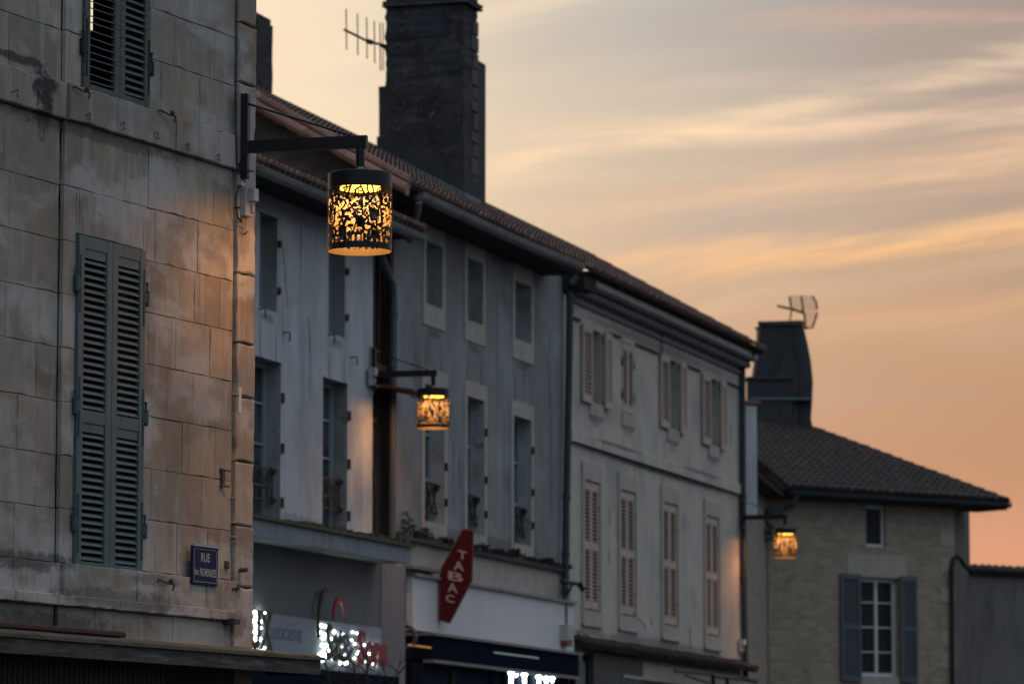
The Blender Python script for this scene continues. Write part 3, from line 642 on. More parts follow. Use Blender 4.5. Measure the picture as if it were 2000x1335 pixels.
# ================================================================== WALL LAMPS
lampL = .922; LR = .236
def make_lamp():
    t = thing('wall_lamp', 'x', 'street lamp', (0, 0, 0))
    m = MB(); FA = Fac(P=(0, 0), d=(0, 1)); m.F = FA    # u -> +Y , o -> +X
    m.box(-.03, .03, -.235, .40, .0, .055, cham=.004); m.build('wall_plate', 'lamp_metal', t)
    m = MB(FA); m.box(.0, .072, -.28, .42, -.035, -.001); m.build('backing_block', 'galv', t)
    for z in (.33, -.17):
        m = MB(); m.tube([(0.05, .045, z), (.09, .045, z)], .013, 6); m.tube([(0.0, .045, z), (.05, .045, z)], .022, 6); m.build('bolt', 'galv', t)
    m = MB(FA); m.box(-.025, .025, -.045, .045, .055, lampL+.045, cham=.004); m.box(-.026, .026, -.046, .046, lampL+.045, lampL+.052); m.build('arm', 'lamp_metal', t)
    m = MB(); m.tube([(.05, 0, .325), (lampL-.07, 0, .05)], .009, 8); m.build('stay_rod', 'lamp_metal', t)
    z0 = -.045
    m = MB(); m.tube([(lampL, 0, z0), (lampL, 0, z0-.14)], .034, 16); m.tube([(lampL, 0, z0-.14), (lampL, 0, z0-.19)], .026, 12, 1)
    m.tube([(lampL, 0, z0-.158), (lampL, 0, z0-.166)], .032, 12, 1); m.build('drop_tube', ['lamp_metal', 'galv'], t, smooth=False)
    zt = z0-.19; n = 48
    def ring(r, z): return [(lampL+r*math.cos(2*math.pi*k/n), r*math.sin(2*math.pi*k/n), z) for k in range(n)]
    def lathe(m, prof, mi=0):
        vs_ = [p for (r, z) in prof for p in ring(r, z)]; fs = []
        for i in range(len(prof)-1):
            for k in range(n): a = i*n+k; b = i*n+(k+1) % n; fs.append((a, b, b+n, a+n))
        m.mesh(vs_, fs, mi)
    m = MB(); lathe(m, [(.03, zt+.012), (LR-.01, zt), (LR, zt-.006), (LR, zt-.12), (LR-.004, zt-.12), (LR-.004, zt-.075), (.02, zt-.075)]); m.build('cap', 'lamp_metal', t, smooth=False)
    m = MB(); lathe(m, [(.150, zt-.076), (.150, zt-.118), (.140, zt-.120), (.001, zt-.120)]); m.build('lens', 'lamp_lens', t)
    zb = zt-.578
    m = MB(); lathe(m, [(LR, zb), (LR, zb+.048)], 0); lathe(m, [(LR-.004, zb+.048), (LR-.004, zb)], 1); lathe(m, [(LR-.004, zb), (LR, zb)], 1); lathe(m, [(LR, zb+.048), (LR-.004, zb+.048)], 0)
    m.build('bottom_ring', ['lamp_metal', 'lamp_inner'], t)
    # laser-cut drum: letters and figures joined edge to edge
    m = MB(); C = 2*math.pi*LR; zlo, zhi = zb+.03, zt-.118; Hh = zhi-zlo
    chars = 'abdeghmnprsQRSBCG1234567890&?1734652891'
    cache = {}
    def put(ch, s0_, h, sx_, rot, rr, mirror=1):
        if ch not in cache: cache[ch] = text_mesh(ch, .0, 2)
        vs_, fs, (x0, x1, y0, y1) = cache[ch]; k = h/.7; cx, cy = (x0+x1)/2, (y0+y1)/2
        pv_ = []
        for x, y, z in vs_:
            a = (x-cx)*k*sx_; b = (y-cy)*k; a, b = a*math.cos(rot)-b*math.sin(rot), a*math.sin(rot)+b*math.cos(rot)
            pv_.append((s0_[0]+a, min(max(s0_[1]+b, zlo-.01), zhi+.01)))
        for r_, mi in ((LR+rr, 0), (LR+rr-.003, 1)):
            m.mesh([(lampL+r_*math.cos(a/LR), r_*math.sin(a/LR), b) for a, b in pv_], fs, mi)
    def arc(c, rx, ry, w, rr, a0=0, a1=2*math.pi):
        K = 20; pv_ = []
        for i in range(K+1):
            an = a0+(a1-a0)*i/K
            for q_ in (1, 1-w/rx): pv_.append((c[0]+math.cos(an)*rx*q_, min(max(c[1]+math.sin(an)*ry*q_, zlo-.01), zhi+.01)))
        fs = [(2*i, 2*i+1, 2*i+3, 2*i+2) for i in range(K)]
        for r_, mi in ((LR+rr, 0), (LR+rr-.003, 1)): m.mesh([(lampL+r_*math.cos(a/LR), r_*math.sin(a/LR), b) for a, b in pv_], fs, mi)
    Q = random.Random(5); nx, ny = 15, 5
    for j in range(ny):
        for i in range(nx):
            s_ = (C*(i+.5*(j % 2)+Q.uniform(-.25, .25))/nx, zlo+Hh*(j+.5+Q.uniform(-.25, .25))/ny)
            put(Q.choice(chars), s_, Q.uniform(.085, .15), Q.uniform(.95, 1.3), Q.uniform(-.35, .35), Q.uniform(-.0012, .0012))
    for i in range(52): put(Q.choice(chars), (Q.uniform(0, C), Q.uniform(zlo+.05, zhi)), Q.uniform(.03, .07), 1.1, Q.uniform(-1.2, 1.2), Q.uniform(-.0012, .0012))
    for i in range(48): r_ = Q.uniform(.022, .075); arc((Q.uniform(0, C), Q.uniform(zlo+.03, zhi-.03)), r_, r_*Q.uniform(.7, 1.3), Q.uniform(.004, .008), Q.uniform(-.0012, .0012))
    for i in range(16): put('m', (C*(i+.5)/16, zlo+.045), .085, 1.1, 0, Q.uniform(-.001, .001))
    m.build('shade', ['lamp_shade_metal', 'lamp_inner'], t)
    ld = bpy.data.lights.new('lamp_light', 'AREA'); ld.shape = 'DISK'; ld.size = .26; ld.energy = LAMP_W; ld.color = (1, .42, .13)
    lo_ = bpy.data.objects.new('lamp_light', ld); scene.collection.objects.link(lo_); lo_.location = (lampL, 0, zt-.124); lo_.parent = t
    return t
LAMP_W = 44.0
lamp = make_lamp()
def place_lamp(o, F, x, y, o_, ang, label):
    p = F.at(x, y, o_); o.location = p; o.rotation_euler = (0, 0, math.atan2(F.n[1], F.n[0])+ang)
    o['label'] = label; o['group'] = 'cut metal drum lamps along the street'
def dup(o):
    c = o.copy(); scene.collection.objects.link(c)
    for ch in o.children:
        k = ch.copy(); scene.collection.objects.link(k); k.parent = c
    return c
lamp2 = dup(lamp); lamp3 = dup(lamp)
place_lamp(lamp, F1, 472, 288, .072, math.radians(9), 'large near lit lamp with letter-cut drum on the corner of the limestone house')
place_lamp(lamp2, F2, 727, 731, .036, math.radians(6), 'middle lit lamp with letter-cut drum on the end of the white rendered house')
place_lamp(lamp3, F4, 1445, 1010, .036, math.radians(0), 'smallest lit lamp with letter-cut drum at the far end of the cream house')
# junction boxes
def jbox(F, x, y, w, h, label, s=1.0, o=.036):
    u, v = F.uv(x, y, o); t = thing('junction_box', label, 'electrical box', F.W(u, v, o), 'junction boxes under the lamps')
    m = MB(F); m.box(u-w, u+w, v-h, v+h, o, o+.05*s, cham=.006); m.build('box_body', 'box_plastic', t)
    m = MB(F); m.box(u-w*.55, u+w, v+h*.05, v+h*.98, o+.05*s, o+.10*s, cham=.005); m.build('cover', 'box_plastic', t)
    m = MB(F); m.box(u-w*.35, u+w*.6, v+h*.12, v+h*.85, o+.1*s, o+.102*s); m.build('paper_sticker', 'label_paper', t)
    m = MB(F); m.box(u+w*.2, u+w*.7, v-h*.75, v-h*.15, o+.05*s, o+.075*s, cham=.004); m.build('latch', 'box_plastic', t)
jbox(F1, 476, 396, .055, .105, 'pale grey plastic junction box under the near lamp on the limestone corner')
jbox(F2, 722, 735, .07, .13, 'small beige junction box behind the arm of the middle lamp', 1)
jbox(F4, 1445, 1260, .12, .13, 'pale junction box low on the corner of the cream house', 1, .02)
# cables on house 1
def cable(label, pts, r=.006, mt='cable', loc=None):
    m = MB(); m.tube(pts, r, 6); o = m.build('cable', mt); tag(o, label, 'cable'); return o
A = lambda x, y, o=.05: F1.at(x, y, o)
cable('long black cable running down the corner pilaster past the near lamp plate', [A(461, -40), A(461, 60), A(462, 100), A(460, 180), A(461, 260), A(462, 315), A(466, 340), A(473, 352), A(479, 355)], .0055)
cable('short black cable loop hanging below the near lamp plate', [A(468, 318, .06), A(470, 340, .07), A(476, 352, .08), A(482, 345, .1), (A(484, 322, .09))], .008)
cable('thin black cable running from the loop round the left side of the junction box', [A(479, 353, .06), A(468, 362), A(461, 380), A(461, 405), A(465, 425), A(471, 434), A(472, 424)], .0065)
cable('frayed dark cable end on the pilaster below the junction box', [A(468, 441, .04), A(474, 447, .06), A(470, 455, .05), A(478, 458, .07), A(484, 452, .05)], .004)
# ================================================================== HOUSE 2 : white rendered house with optician shop
h2 = thing('white_house', 'white rendered house with deep narrow windows above the grey shop front', 'house', F2.W(-6, 1.9, 0))
lw = [(-4.80, -3.74, 5.62, 7.88), (-2.08, -1.07, 5.68, 7.86)]
uw = [(-4.58, -3.92, 8.57, 9.88), (-1.87, -1.19, 8.52, 9.84)]
off_l = (-7.5, -6.5, 5.65, 7.88)
m = MB(F2); wall(m, -8.5, 0, 1.0, 10.16, lw+uw, .27, 0, 0, 1)
W2 = F2.W
m.face([W2(0, 1, 0), W2(0, 10.16, 0), W2(0, 10.16, -6), W2(0, 1, -6)])
m.face([W2(-8.5, 1, 0), W2(-8.5, 10.16, 0), W2(-8.5, 12.0, -5), W2(-8.5, 1, -5)])
for (a, b, c, d) in lw+uw: m.box(a-.03, b+.03, d, d+.035, -.02, .018)
m.build('wall', ['white_render', 'reveal'], h2)
for i, w_ in enumerate(lw):
    wn = window(h2, F2, *w_, depth=.26, rows=4, t=.07, fm='blue_frame')
    # iron guard rail
    r_ = MB(F2); a, b, c, d = w_; y0, y1 = c+.35, c+.78
    for y in (y0, y1): r_.box(a, b-.0, y-.012, y+.012, -.13, -.105)
    n = 5
    for k in range(n+1):
        uu = a+(b-a)*k/n; r_.tube([F2.W(uu, y0, -.115), F2.W(uu, y1, -.115)], .01, 5)
    for k in range(n):
        u_0 = a+(b-a)*k/n; u_1 = a+(b-a)*(k+1)/n
        r_.tube([F2.W(u_0, y0, -.115), F2.W(u_1, y1, -.115)], .008, 5); r_.tube([F2.W(u_0, y1, -.115), F2.W(u_1, y0, -.115)], .008, 5)
    r_.tube([F2.W(b-.02, y0-.0, -.12), F2.W(b-.02, y0+.05, -.09)], .05, 8); r_.tube([F2.W(b-.02, y1-.03, -.12), F2.W(b-.02, y1+.02, -.09)], .055, 8)
    r_.build('guard_rail', 'rust', wn)
    s_ = MB(F2); s_.box(a-.03, b+.03, c-.06, c, -.25, .05); s_.build('sill', 'surround_stone', wn)
    for y in (7.4, 5.95, 6.7):
        hp = MB(F2); hp.box(b+.01, b+.055, y-.07, y+.07, .0, .04); hp.build('hinge_pin', 'rust', wn)
for w_ in uw:
    wn = window(h2, F2, *w_, depth=.26, rows=2, t=.05, mull=False)
    a, b, c, d = w_
    for y in (c+.3, d-.35):
        hp = MB(F2); hp.box(b+.01, b+.06, y-.05, y+.05, .0, .045); hp.build('hinge_pin', 'rust', wn)
    for uu, yy in ((a-.02, c-.03), (b+.25, c-.25)):
        hp = MB(F2); hp.tube([F2.W(uu, yy, 0), F2.W(uu+.05, yy, .08), F2.W(uu+.05, yy-.12, .08)], .013, 5); hp.build('shutter_stay', 'rust', h2)
g2a, g2b = F2.uv(480, 324, .6), F2.uv(826, 456, .6)
gutter(h2, F2, (g2a[0]-2, 10.23), (g2b[0], 10.2), .58, .085)
rf = tiles('roof', 'terracotta', h2, F2, -8.5, g2b[0]-.02, (.62, 10.30), (-3.5, 11.55), sp=.2)
m = MB(F2); m.box(-8.5, g2b[0]-.1, 10.16, 10.27, .0, .60); 
m.build('eaves', 'eave_wood', h2)
# shop front of house 2
CO = .55
uR = F2.uv(743, 1150, .45)[0]; uE = F2.uv(790, 1200, .45)[0]
m = MB(F2); m.box(-8.5, uR, 1.0, 5.3, 0, .45); m.build('shop_front', 'shop_grey', h2)
m = MB(F2); m.box(uR, uE, 1.0, 5.28, 0, .462); m.build('pilaster', 'shop_pillar', h2)
vt = F2.uv(600, 1207, .47)[1]
m = MB(F2); m.box(-8.5, uR-.02, 3.65, vt, .45, .47); pn = m.build('sign_board', 'shop_panel', h2)
m = MB(F2); m.box(-8.5, uR+.4, 2.2, 3.65, .452, .60); m.build('shop_window', 'navy', h2)
cE = F2.uv(793, 1076, .9)[0]
m = MB(F2); m.hexa([W2(-8.5, 5.24, .98), W2(cE, 5.24, .98), W2(cE, 5.47, .98), W2(-8.5, 5.47, .98), W2(-8.5, 5.28, .0), W2(cE, 5.28, .0), W2(cE, 5.60, .0), W2(-8.5, 5.60, .0)])
m2c = m.build('canopy', 'canopy_grey', h2)
m = MB(F2); m.hexa([W2(-8.5, 5.47, 1.03), W2(cE+.03, 5.47, 1.03), W2(cE+.03, 5.515, 1.03), W2(-8.5, 5.515, 1.03), W2(-8.5, 5.60, .0), W2(cE+.03, 5.60, .0), W2(cE+.03, 5.65, .0), W2(-8.5, 5.65, .0)])
for k in range(26):
    uu = -6+k*.29+R.uniform(-.08, .08); 
    if uu < cE-.1: m.box(uu, uu+.06+R.random()*.12, 5.515, 5.535+R.random()*.05, .90, 1.02)
m.build('mossy_edge', 'moss', m2c)
# letters on the shop board
def parts_of_text(txt, bold):
    vs_, fs, bb = text_mesh(txt, bold, 2, 1.0); par = list(range(len(vs_)))
    def fd(a):
        while par[a] != a: par[a] = par[par[a]]; a = par[a]
        return a
    for f in fs:
        for i in f[1:]: par[fd(i)] = fd(f[0])
    # front and back caps and sides may be loose: also join by x overlap
    gs = {}
    for i in range(len(vs_)): gs.setdefault(fd(i), []).append(i)
    L = sorted([[min(vs_[i][0] for i in g), max(vs_[i][0] for i in g), g] for g in gs.values()])
    mg = []
    for a, b, g in L:
        if mg and a < mg[-1][1]-.03: mg[-1][1] = max(b, mg[-1][1]); mg[-1][2] += g
        else: mg.append([a, b, list(g)])
    out = []
    for a, b, g in mg:
        ix = {k: n for n, k in enumerate(g)}; f2 = [tuple(ix[i] for i in f) for f in fs if f[0] in ix]
        v2 = [vs_[k] for k in g]; out.append(((v2, f2, (a, b, 0, 1)), bb))
    return out
def led_letters(name, txt, F, u0, u1, v0, v1, o, front, label, dots=True, bold=.03, cat='shop lettering', par=None, off=.09, dm='led_white', rad=.02, step=.085):
    t = thing(name, label, cat, F.W((u0+u1)/2, v0, o))
    pt = parts_of_text(txt, bold)
    for (vs_, fs, (x0, x1, y0, y1)), bb in pt:
        m = MB(F); m.mesh([F.W(u0+(u1-u0)*(x-bb[0])/(bb[1]-bb[0]), v0+(v1-v0)*(y-bb[2])/(bb[3]-bb[2]), o+off+(.025 if z > 0 else 0)) for x, y, z in vs_], fs); lf_ = m.build('letter', front, t)
        if not dots: continue
        m = MB(F); pts = []
        nx_ = lambda a: (a-bb[0])/(bb[1]-bb[0]); ny_ = lambda a: (a-bb[2])/(bb[3]-bb[2])
        for f in fs:
            cx = sum(vs_[i][0] for i in f)/len(f); cy = sum(vs_[i][1] for i in f)/len(f)
            for i in f: pts.append((nx_(vs_[i][0]*.7+cx*.3), ny_(vs_[i][1]*.7+cy*.3)))
            pts.append((nx_(cx), ny_(cy)))
        kept = []
        for a, b in pts:
            pu, pvv = u0+(u1-u0)*a, v0+(v1-v0)*b
            if all((pu-k[0])**2+(pvv-k[1])**2 > step**2 for k in kept): kept.append((pu, pvv))
        for pu, pvv in kept:
            c = F.W(pu, pvv, o+off*.2)
            s = rad; vs2 = [(c[0]+a*s, c[1]+b*s, c[2]+d*s) for a, b, d in ((1, 0, 0), (-1, 0, 0), (0, 1, 0), (0, -1, 0), (0, 0, 1), (0, 0, -1))]
            m.mesh(vs2, [(0, 2, 4), (2, 1, 4), (1, 3, 4), (3, 0, 4), (2, 0, 5), (1, 2, 5), (3, 1, 5), (0, 3, 5)])
        m.build('backlight', dm, lf_)
    return t
OB = .47
def ru(x, y, o=OB): return F2.uv(x, y, o)
u_, v_ = ru(476, 1188), ru(513, 1272)
led_letters('shop_letter', 'UX', F2, ru(470, 1200)[0], ru(514, 1200)[0], ru(513, 1272)[1], ru(513, 1194)[1], OB, 'letter_black', 'dark letters U X glowing white behind, at the left end of the shop board', off=.12, rad=.026, step=.075)
t = thing('shop_letter', 'thin dark handwritten style word opticiens on the pale shop board', 'shop lettering', F2.W(ru(550, 1250)[0], 3.9, OB))
m = MB(F2); text_on(m, 'opticiens', F2, ru(522, 1250)[0], ru(588, 1250)[0], ru(550, 1260)[1], ru(550, 1216)[1], OB, .006, -.008, shear=.12); m.build('letter_face', 'letter_grey', t)
# ring emblem
t = thing('shop_emblem', 'tall red and black double ring emblem above the glowing letters', 'emblem', F2.W(ru(632, 1200)[0], 4.3, OB))
for (cx, cy, rx, ry, w_, mt, oo, a0, a1) in ((634, 1210, .26, .33, .07, 'letter_red', .20, 0, math.pi), (628, 1216, .36, .48, .06, 'letter_black', .06, math.pi*.45, math.pi*1.15)):
    cu, cv = ru(cx, cy); m = MB(F2); K = 28; ring = []
    for i in range(K+1):
        an = a0+(a1-a0)*i/K
        for q_ in (1, 1-w_/rx): ring.append((cu+math.cos(an)*rx*q_, cv+math.sin(an)*ry*q_))
    vf = [F2.W(a, b, OB+oo) for a, b in ring]; vb_ = [F2.W(a, b, OB+oo+.03) for a, b in ring]; n_ = len(ring)
    fs = []
    for i in range(K): a = 2*i; fs += [(a, a+1, a+3, a+2), (n_+a, n_+a+2, n_+a+3, n_+a+1), (a, a+2, n_+a+2, n_+a), (a+1, n_+a+1, n_+a+3, a+3)]
    m.mesh(vf+vb_, fs); m.build('ring', mt, t)
led_letters('shop_letter', 'Sat', F2, ru(622, 1250)[0], ru(655, 1250)[0], ru(640, 1290)[1], ru(640, 1218)[1], OB, 'letter_black', 'brightly glowing black letters below the ring emblem', off=.10, rad=.024, step=.10)
led_letters('shop_letter', '&', F2, ru(655, 1250)[0], ru(680, 1250)[0], ru(667, 1294)[1], ru(667, 1236)[1], OB, 'letter_grey', 'glowing ampersand between the black letters and the red word', off=.06, rad=.024, step=.10)
led_letters('shop_letter', 'Sons', F2, ru(682, 1260)[0], ru(739, 1260)[0], ru(710, 1300)[1], ru(690, 1230)[1], OB, 'letter_red', 'red letters Sons with white glow behind, at the right end of the shop board', off=.12, rad=.014, step=.12)
# ================================================================== HOUSE 3 : grey rendered house
h3 = thing('grey_house', 'long grey rendered house with pale stone window surrounds above the tobacconist', 'house', F3.W(2, 1.9, 0))
W3 = F3.W
uo = [(1.47, 2.27, 9.46, 10.43), (3.54, 4.35, 9.45, 10.44), (6.12, 7.03, 9.44, 10.40)]
lo3 = [(1.42, 2.38, 6.12, 8.22), (3.55, 4.44, 6.08, 8.24), (6.04, 7.02, 6.08, 8.17)]
U3 = 8.98; UL = -.98
m = MB(F3); wall(m, -.05, U3, 1.0, 10.80, uo+lo3, .27, 0, 0, 1)
m.face([W3(-.05, 1, 0), W3(-.05, 10.80, 0), W3(-.05, 10.80, -.3), W3(-.05, 1, -.3)])
m.build('wall', ['grey_render', 'reveal_pale'], h3)
EO = .66; V3e = F3.uv(951, 440, .62)[1]+.06; PT = .575; RD = 3.6; UE = F3.uv(1136, 512, .64)[0]
# gable wall towards the camera
m = MB(F3)
m.mesh([W3(UL, 1, -.02), W3(UL, V3e+PT*(EO-.02)-.03, -.02), W3(UL, V3e+PT*(RD+EO)-.03, -RD), W3(UL, V3e+PT*RD-2.0, -RD*2), W3(UL, 1, -RD*2)], [(0, 1, 2, 3, 4)])
m.F = Fac(P=W3(UL, 0, 0)[:2], d=(-F3.n[0], -F3.n[1]))
m.build('gable_wall', 'gable_stone', h3)
for (a, b, c, d) in uo:
    wn = window(h3, F3, a, b, c, d, depth=.25, rows=2, mull=True, fm='blue_frame', gm='glass', t=.045)
    s_ = MB(F3); t_ = .14
    s_.box(a-t_, a, c-.33, d+.3, -.01, .02); s_.box(b, b+t_, c-.33, d+.3, -.01, .02); s_.box(a, b, d, d+.3, -.01, .02); s_.box(a, b, c-.33, c, -.01, .02)
    s_.build('surround', 'surround_stone', wn)
for (a, b, c, d) in lo3:
    mbp = MB(F3); frame_rect(mbp, a, b, c, d, .05, -.26, -.19); um_ = (a+b)/2; mbp.box(um_-.03, um_+.03, c+.05, d-.05, -.26, -.19)
    for y in (c+(d-c)*.33, c+(d-c)*.66): mbp.box(a+.05, b-.05, y-.02, y+.02, -.25, -.2)
    wn = mbp.build('window', 'blue_frame', h3)
    s_ = MB(F3); s_.box(a+.02, b-.02, c+.02, d-.02, -.243, -.235); s_.build('pane', 'glass', wn)
    s_ = MB(F3); t_ = .14
    s_.box(a-t_, a, c-.26, d+.25, -.01, .02); s_.box(b, b+t_, c-.26, d+.25, -.01, .02); s_.box(a, b, d, d+.25, -.01, .02); s_.box(a, b, c-.26, c, -.01, .03)
    s_.build('surround', 'surround_stone', wn)
    r_ = MB(F3); y0, y1 = c+.18, c+.62
    for y in (y0, y1-.0): r_.box(a, b, y-.015, y+.015, -.12, -.095)
    for k in range(4):
        u_0 = a+(b-a)*k/4; u_1 = a+(b-a)*(k+1)/4
        r_.tube([W3(u_0, y0, -.11), W3(u_1, y1, -.11)], .012, 5); r_.tube([W3(u_0, y1, -.11), W3(u_1, y0, -.11)], .012, 5)
    r_.tube([W3(b-.04, y1-.08, -.11), W3(b-.04, y1, -.08)], .045, 7)
    r_.build('guard_rail', 'iron', wn)
    for y in (d-.5, c+.9, c+.35):
        hp = MB(F3); hp.box(b+.0, b+.05, y-.06, y+.06, .02, .06); hp.build('hinge_pin', 'iron', wn)
# eaves, gutter, roof with verge
m = MB(F3); m.box(-.9, UE-.1, 10.68, V3e-.03, -.02, .60)
m.build('eaves', 'eave_wood', h3)
gutter(h3, F3, (F3.uv(815, 380, .62)[0], V3e-.06), (UE-.05, V3e-.02), .62, .10, sag=.03)
roof3 = tiles('roof', 'terracotta', h3, F3, UL-.35, UE, (EO, V3e), (-RD, V3e+PT*(RD+EO)), sp=.21)
# verge tiles capping the gable: two rows, the lower one hanging outside the wall
def verge(du, dv, sc, tone_):
    m = MB(F3); L = math.hypot(RD+EO, PT*(RD+EO)); n = 11; a_ = (-(RD+EO)/L, PT*(RD+EO)/L)
    for k in range(n):
        t0, t1 = L*k/n-.02, L*(k+1)/n+.03; g_ = R.uniform(.75, 1.35); vs_ = []
        for t, s in ((t0, 1.0), (t1, .86)):
            for a in range(9):
                an = math.pi*2*a/8; rr = sc*s
                vs_.append(W3(UL+du-math.cos(an)*rr, V3e+dv+a_[1]*t+math.sin(an)*rr*.8, EO+a_[0]*t))
        fs = [(a, a+1, a+10, a+9) for a in range(8)]+[tuple(range(8))]
        m.mesh(vs_, fs, 0, tuple(c*g_*tone_ for c in (1.12, .98, .92)))
    return m.build('verge_tiles', 'terracotta', roof3)
verge(-.32, .05, .115, 1.1); verge(-.45, -.09, .12, 1.5)
# timber infill between the white and grey houses
m = MB(F3); m.box(UL, -.05, 5.5, 10.7, -.34, -.28); m.box(UL, -.05, 1, 5.5, -.3, -.2)
for (a, b, c, d, oo) in ((UL, -.85, 5.5, 10.7, -.15), (-.58, -.50, 5.5, 8.0, -.18), (-.60, -.54, 8.3, 10.2, -.12), (-.14, -.05, 5.5, 10.7, -.02), (-.5, -.14, 7.45, 7.55, -.2), (UL, -.5, 6.95, 7.05, -.16), (-.85, -.05, 8.2, 8.32, -.05), (-.30, -.24, 8.3, 10.4, -.14), (UL, -.05, 5.45, 5.55, -.1)):
    m.box(a, b, c, d, oo-.14, oo)
m.tube([W3(-.86, 7.0, -.1), W3(-.5, 6.5, -.12)], .03, 5)
for k in range(9): m.box(UL+.02+k*.095, UL+.10+k*.095, 5.5, 8.0, -.30, -.265+R.uniform(0, .01))
m.build('timber_bay', 'timber', h3)
# rusty little porch roof on the infill
m = MB(F3); a0 = F3.uv(728, 806, .3); 
m.mesh([W3(UL, 8.02, -.2), W3(-.05, 8.02, -.2), W3(.1, 7.86, .62), W3(-.75, 7.90, .55), W3(UL, 7.98, -.2), W3(-.05, 7.98, -.2), W3(.1, 7.83, .62), W3(-.75, 7.87, .55)], [(0, 1, 2, 3), (7, 6, 5, 4), (0, 4, 5, 1), (1, 5, 6, 2), (2, 6, 7, 3), (3, 7, 4, 0)])
m.tube([W3(-.3, 7.84, .35), W3(.25, 7.80, .75)], .012, 5)
m.build('canopy', 'rust_roof', h3)
# downpipes
pipe(h3, [F3.at(817, 392, .62), F3.at(815, 415, .5), F3.at(800, 470, .2)], .055, 'zinc', 'downpipe')
pipe(h3, [F3.at(745, 500, .1), F3.at(752, 520, .1), F3.at(766, 555, .08), F3.at(769, 580, .08), F3.at(767, 800, .07), F3.at(765, 1060, .07)], .06, 'pipe_grey', 'downpipe', [(3, .15), (3, .6)])
pipe(h3, [F4.at(1133, 520, .36), F4.at(1131, 538, .3), F4.at(1118, 553, .2), F4.at(1113, 566, .12), F4.at(1112, 700, .12), F4.at(1106, 1000, .12), F4.at(1103, 1162, .12)], .062, 'painted_pipe', 'downpipe', [(4, .9), (5, .5), (3, .1)])
pipe(h3, [F4.at(1103, 1162, .12), F4.at(1103, 1230, .12)], .05, 'pipe_grey', 'downpipe')
# pale band, weeds, white board, shop
m = MB(F3); m.box(-.05, U3-.1, 5.2, 5.75, -.02, .035); m.build('stone_band', 'surround_stone', h3)
m = MB(F3); m.box(-.05, U3-.1, 5.75, 5.82, -.02, .12); 
for k in range(60):
    uu = R.uniform(0, U3-.2); m.box(uu, uu+R.uniform(.05, .2), 5.80, 5.83+R.random()*.05, .0, .1+R.random()*.04)
m.build('ledge', 'dark_stain', h3)
def weeds(F, spans, label, n, size):
    m = MB(F)
    for (u0, u1, v, o, hh) in spans:
        for k in range(int(n*(u1-u0))):
            uu = R.uniform(u0, u1); cl = .5+.5*math.sin(uu*5.1)*math.sin(uu*1.7+1); h = hh*cl*R.random()
            c = Vector(F.W(uu, v+h, o+R.uniform(-.06, .06)))
            for q_ in range(3):
                a = Vector((R.uniform(-1, 1), R.uniform(-1, 1), R.uniform(-.6, .8)))*size; b = Vector((R.uniform(-1, 1), R.uniform(-1, 1), R.uniform(-.6, .8)))*size
                m.mesh([c, c+a, c+b], [(0, 1, 2)])
    tag(m.build('weeds', 'plant_dark'), label, 'weeds', kind='stuff')
weeds(F3, [(.2, 1.5, 5.83, .1, .34), (2.0, 4.2, 5.83, .1, .08), (4.2, 6.6, 5.83, .1, .13), (6.6, U3, 5.83, .1, .1)], 'dark weeds growing along the ledge above the white sign board', 130, .05)
m = MB(F3); m.box(.5, 9.1, 4.42, 5.22, .03, .14, cham=.004); wbd = thing('shop_sign_board', 'large blank white sign board behind the red hexagonal sign', 'sign board', W3(4.5, 4.42, .03)); m.build('board', 'white_board', wbd)
m = MB(F3); m.box(.48, 9.12, 5.225, 5.27, .03, .2); m.box(.3, 1.7, 5.33, 5.38, .03, .2); m.build('top_flashing', 'zinc', wbd)
BE = F3.uv(1131, 1283, .45)[0]
m = MB(F3); m.box(.5, BE, 3.98, 4.33, .03, .45, cham=.01); sf = m.build('shop_front', 'navy', h3)
m = MB(F3); m.box(.45, BE+.05, 4.335, 4.375, .03, .5); m.box(.5, BE-.05, 3.93, 3.978, .3, .48); m.build('rail', 'rail_metal', sf)
m = MB(F3); m.box(.5, BE-.1, 1.4, 3.93, .03, .30); m.build('shop_window', 'navy_glass', h3)
for x in (805, 962, 987, 1096, 1119):
    m = MB(F3); uu = F3.uv(x, 1300, .34)[0]; m.box(uu-.1, uu+.1, 1.4, 3.93, .30, .36); m.build('mullion', 'navy', sf)
m = MB(F3); uu = F3.uv(886, 1310, .34)[0]; m.box(uu-.12, uu+.12, 1.4, 3.86, .30, .34); 
for k in range(14): m.box(uu-.12, uu+.12, 3.8-k*.09, 3.82-k*.09, .34, .355)
m.build('shutter_guide', 'black', sf)
m = MB(F3)
for k in range(9):
    an = k/8*math.pi; 
ac = F3.uv(788, 1243, .3)
pts = [0]+[W3(ac[0], ac[1]+.17*math.sin(a), .3+.19*math.cos(a)) for a in [k*math.pi/10-math.pi/2 for k in range(11)]]
m.tube(pts[1:], .035, 8); tag(m.build('awning_ring', 'pipe_grey'), 'curved grey pipe end beside the shop pillar under the white board', 'pipe')
# LED columns in the tobacconist window
t = thing('led_sign', 'row of white light dot strokes in the dark tobacconist window', 'lit sign', F3.at(1040, 1320, .37))
def dot(x, y, r_):
    c = F3.at(x, y, .38); m.tube([c, (c[0]+.0, c[1]-.02, c[2])], r_, 8)
for (x, y, r_, n_) in ((998, 1313, .034, 6), (1024, 1316, .034, 5), (1052, 1321, .028, 5), (1066, 1324, .028, 4), (1078, 1324, .028, 2)):
    m = MB(F3); dot(x, y, r_); dot(x-2.5, y+.5, r_*.8); dot(x+2.5, y, r_*.8)
    for k in range(1, n_): dot(x+.5, y+k*5.0, r_*.8)
    m.build('light_stroke', 'led_cool', t)
m = MB(F3); dot(1008, 1319, .014); dot(1010, 1317, .014); m.build('light_stroke', 'led_cool', t)
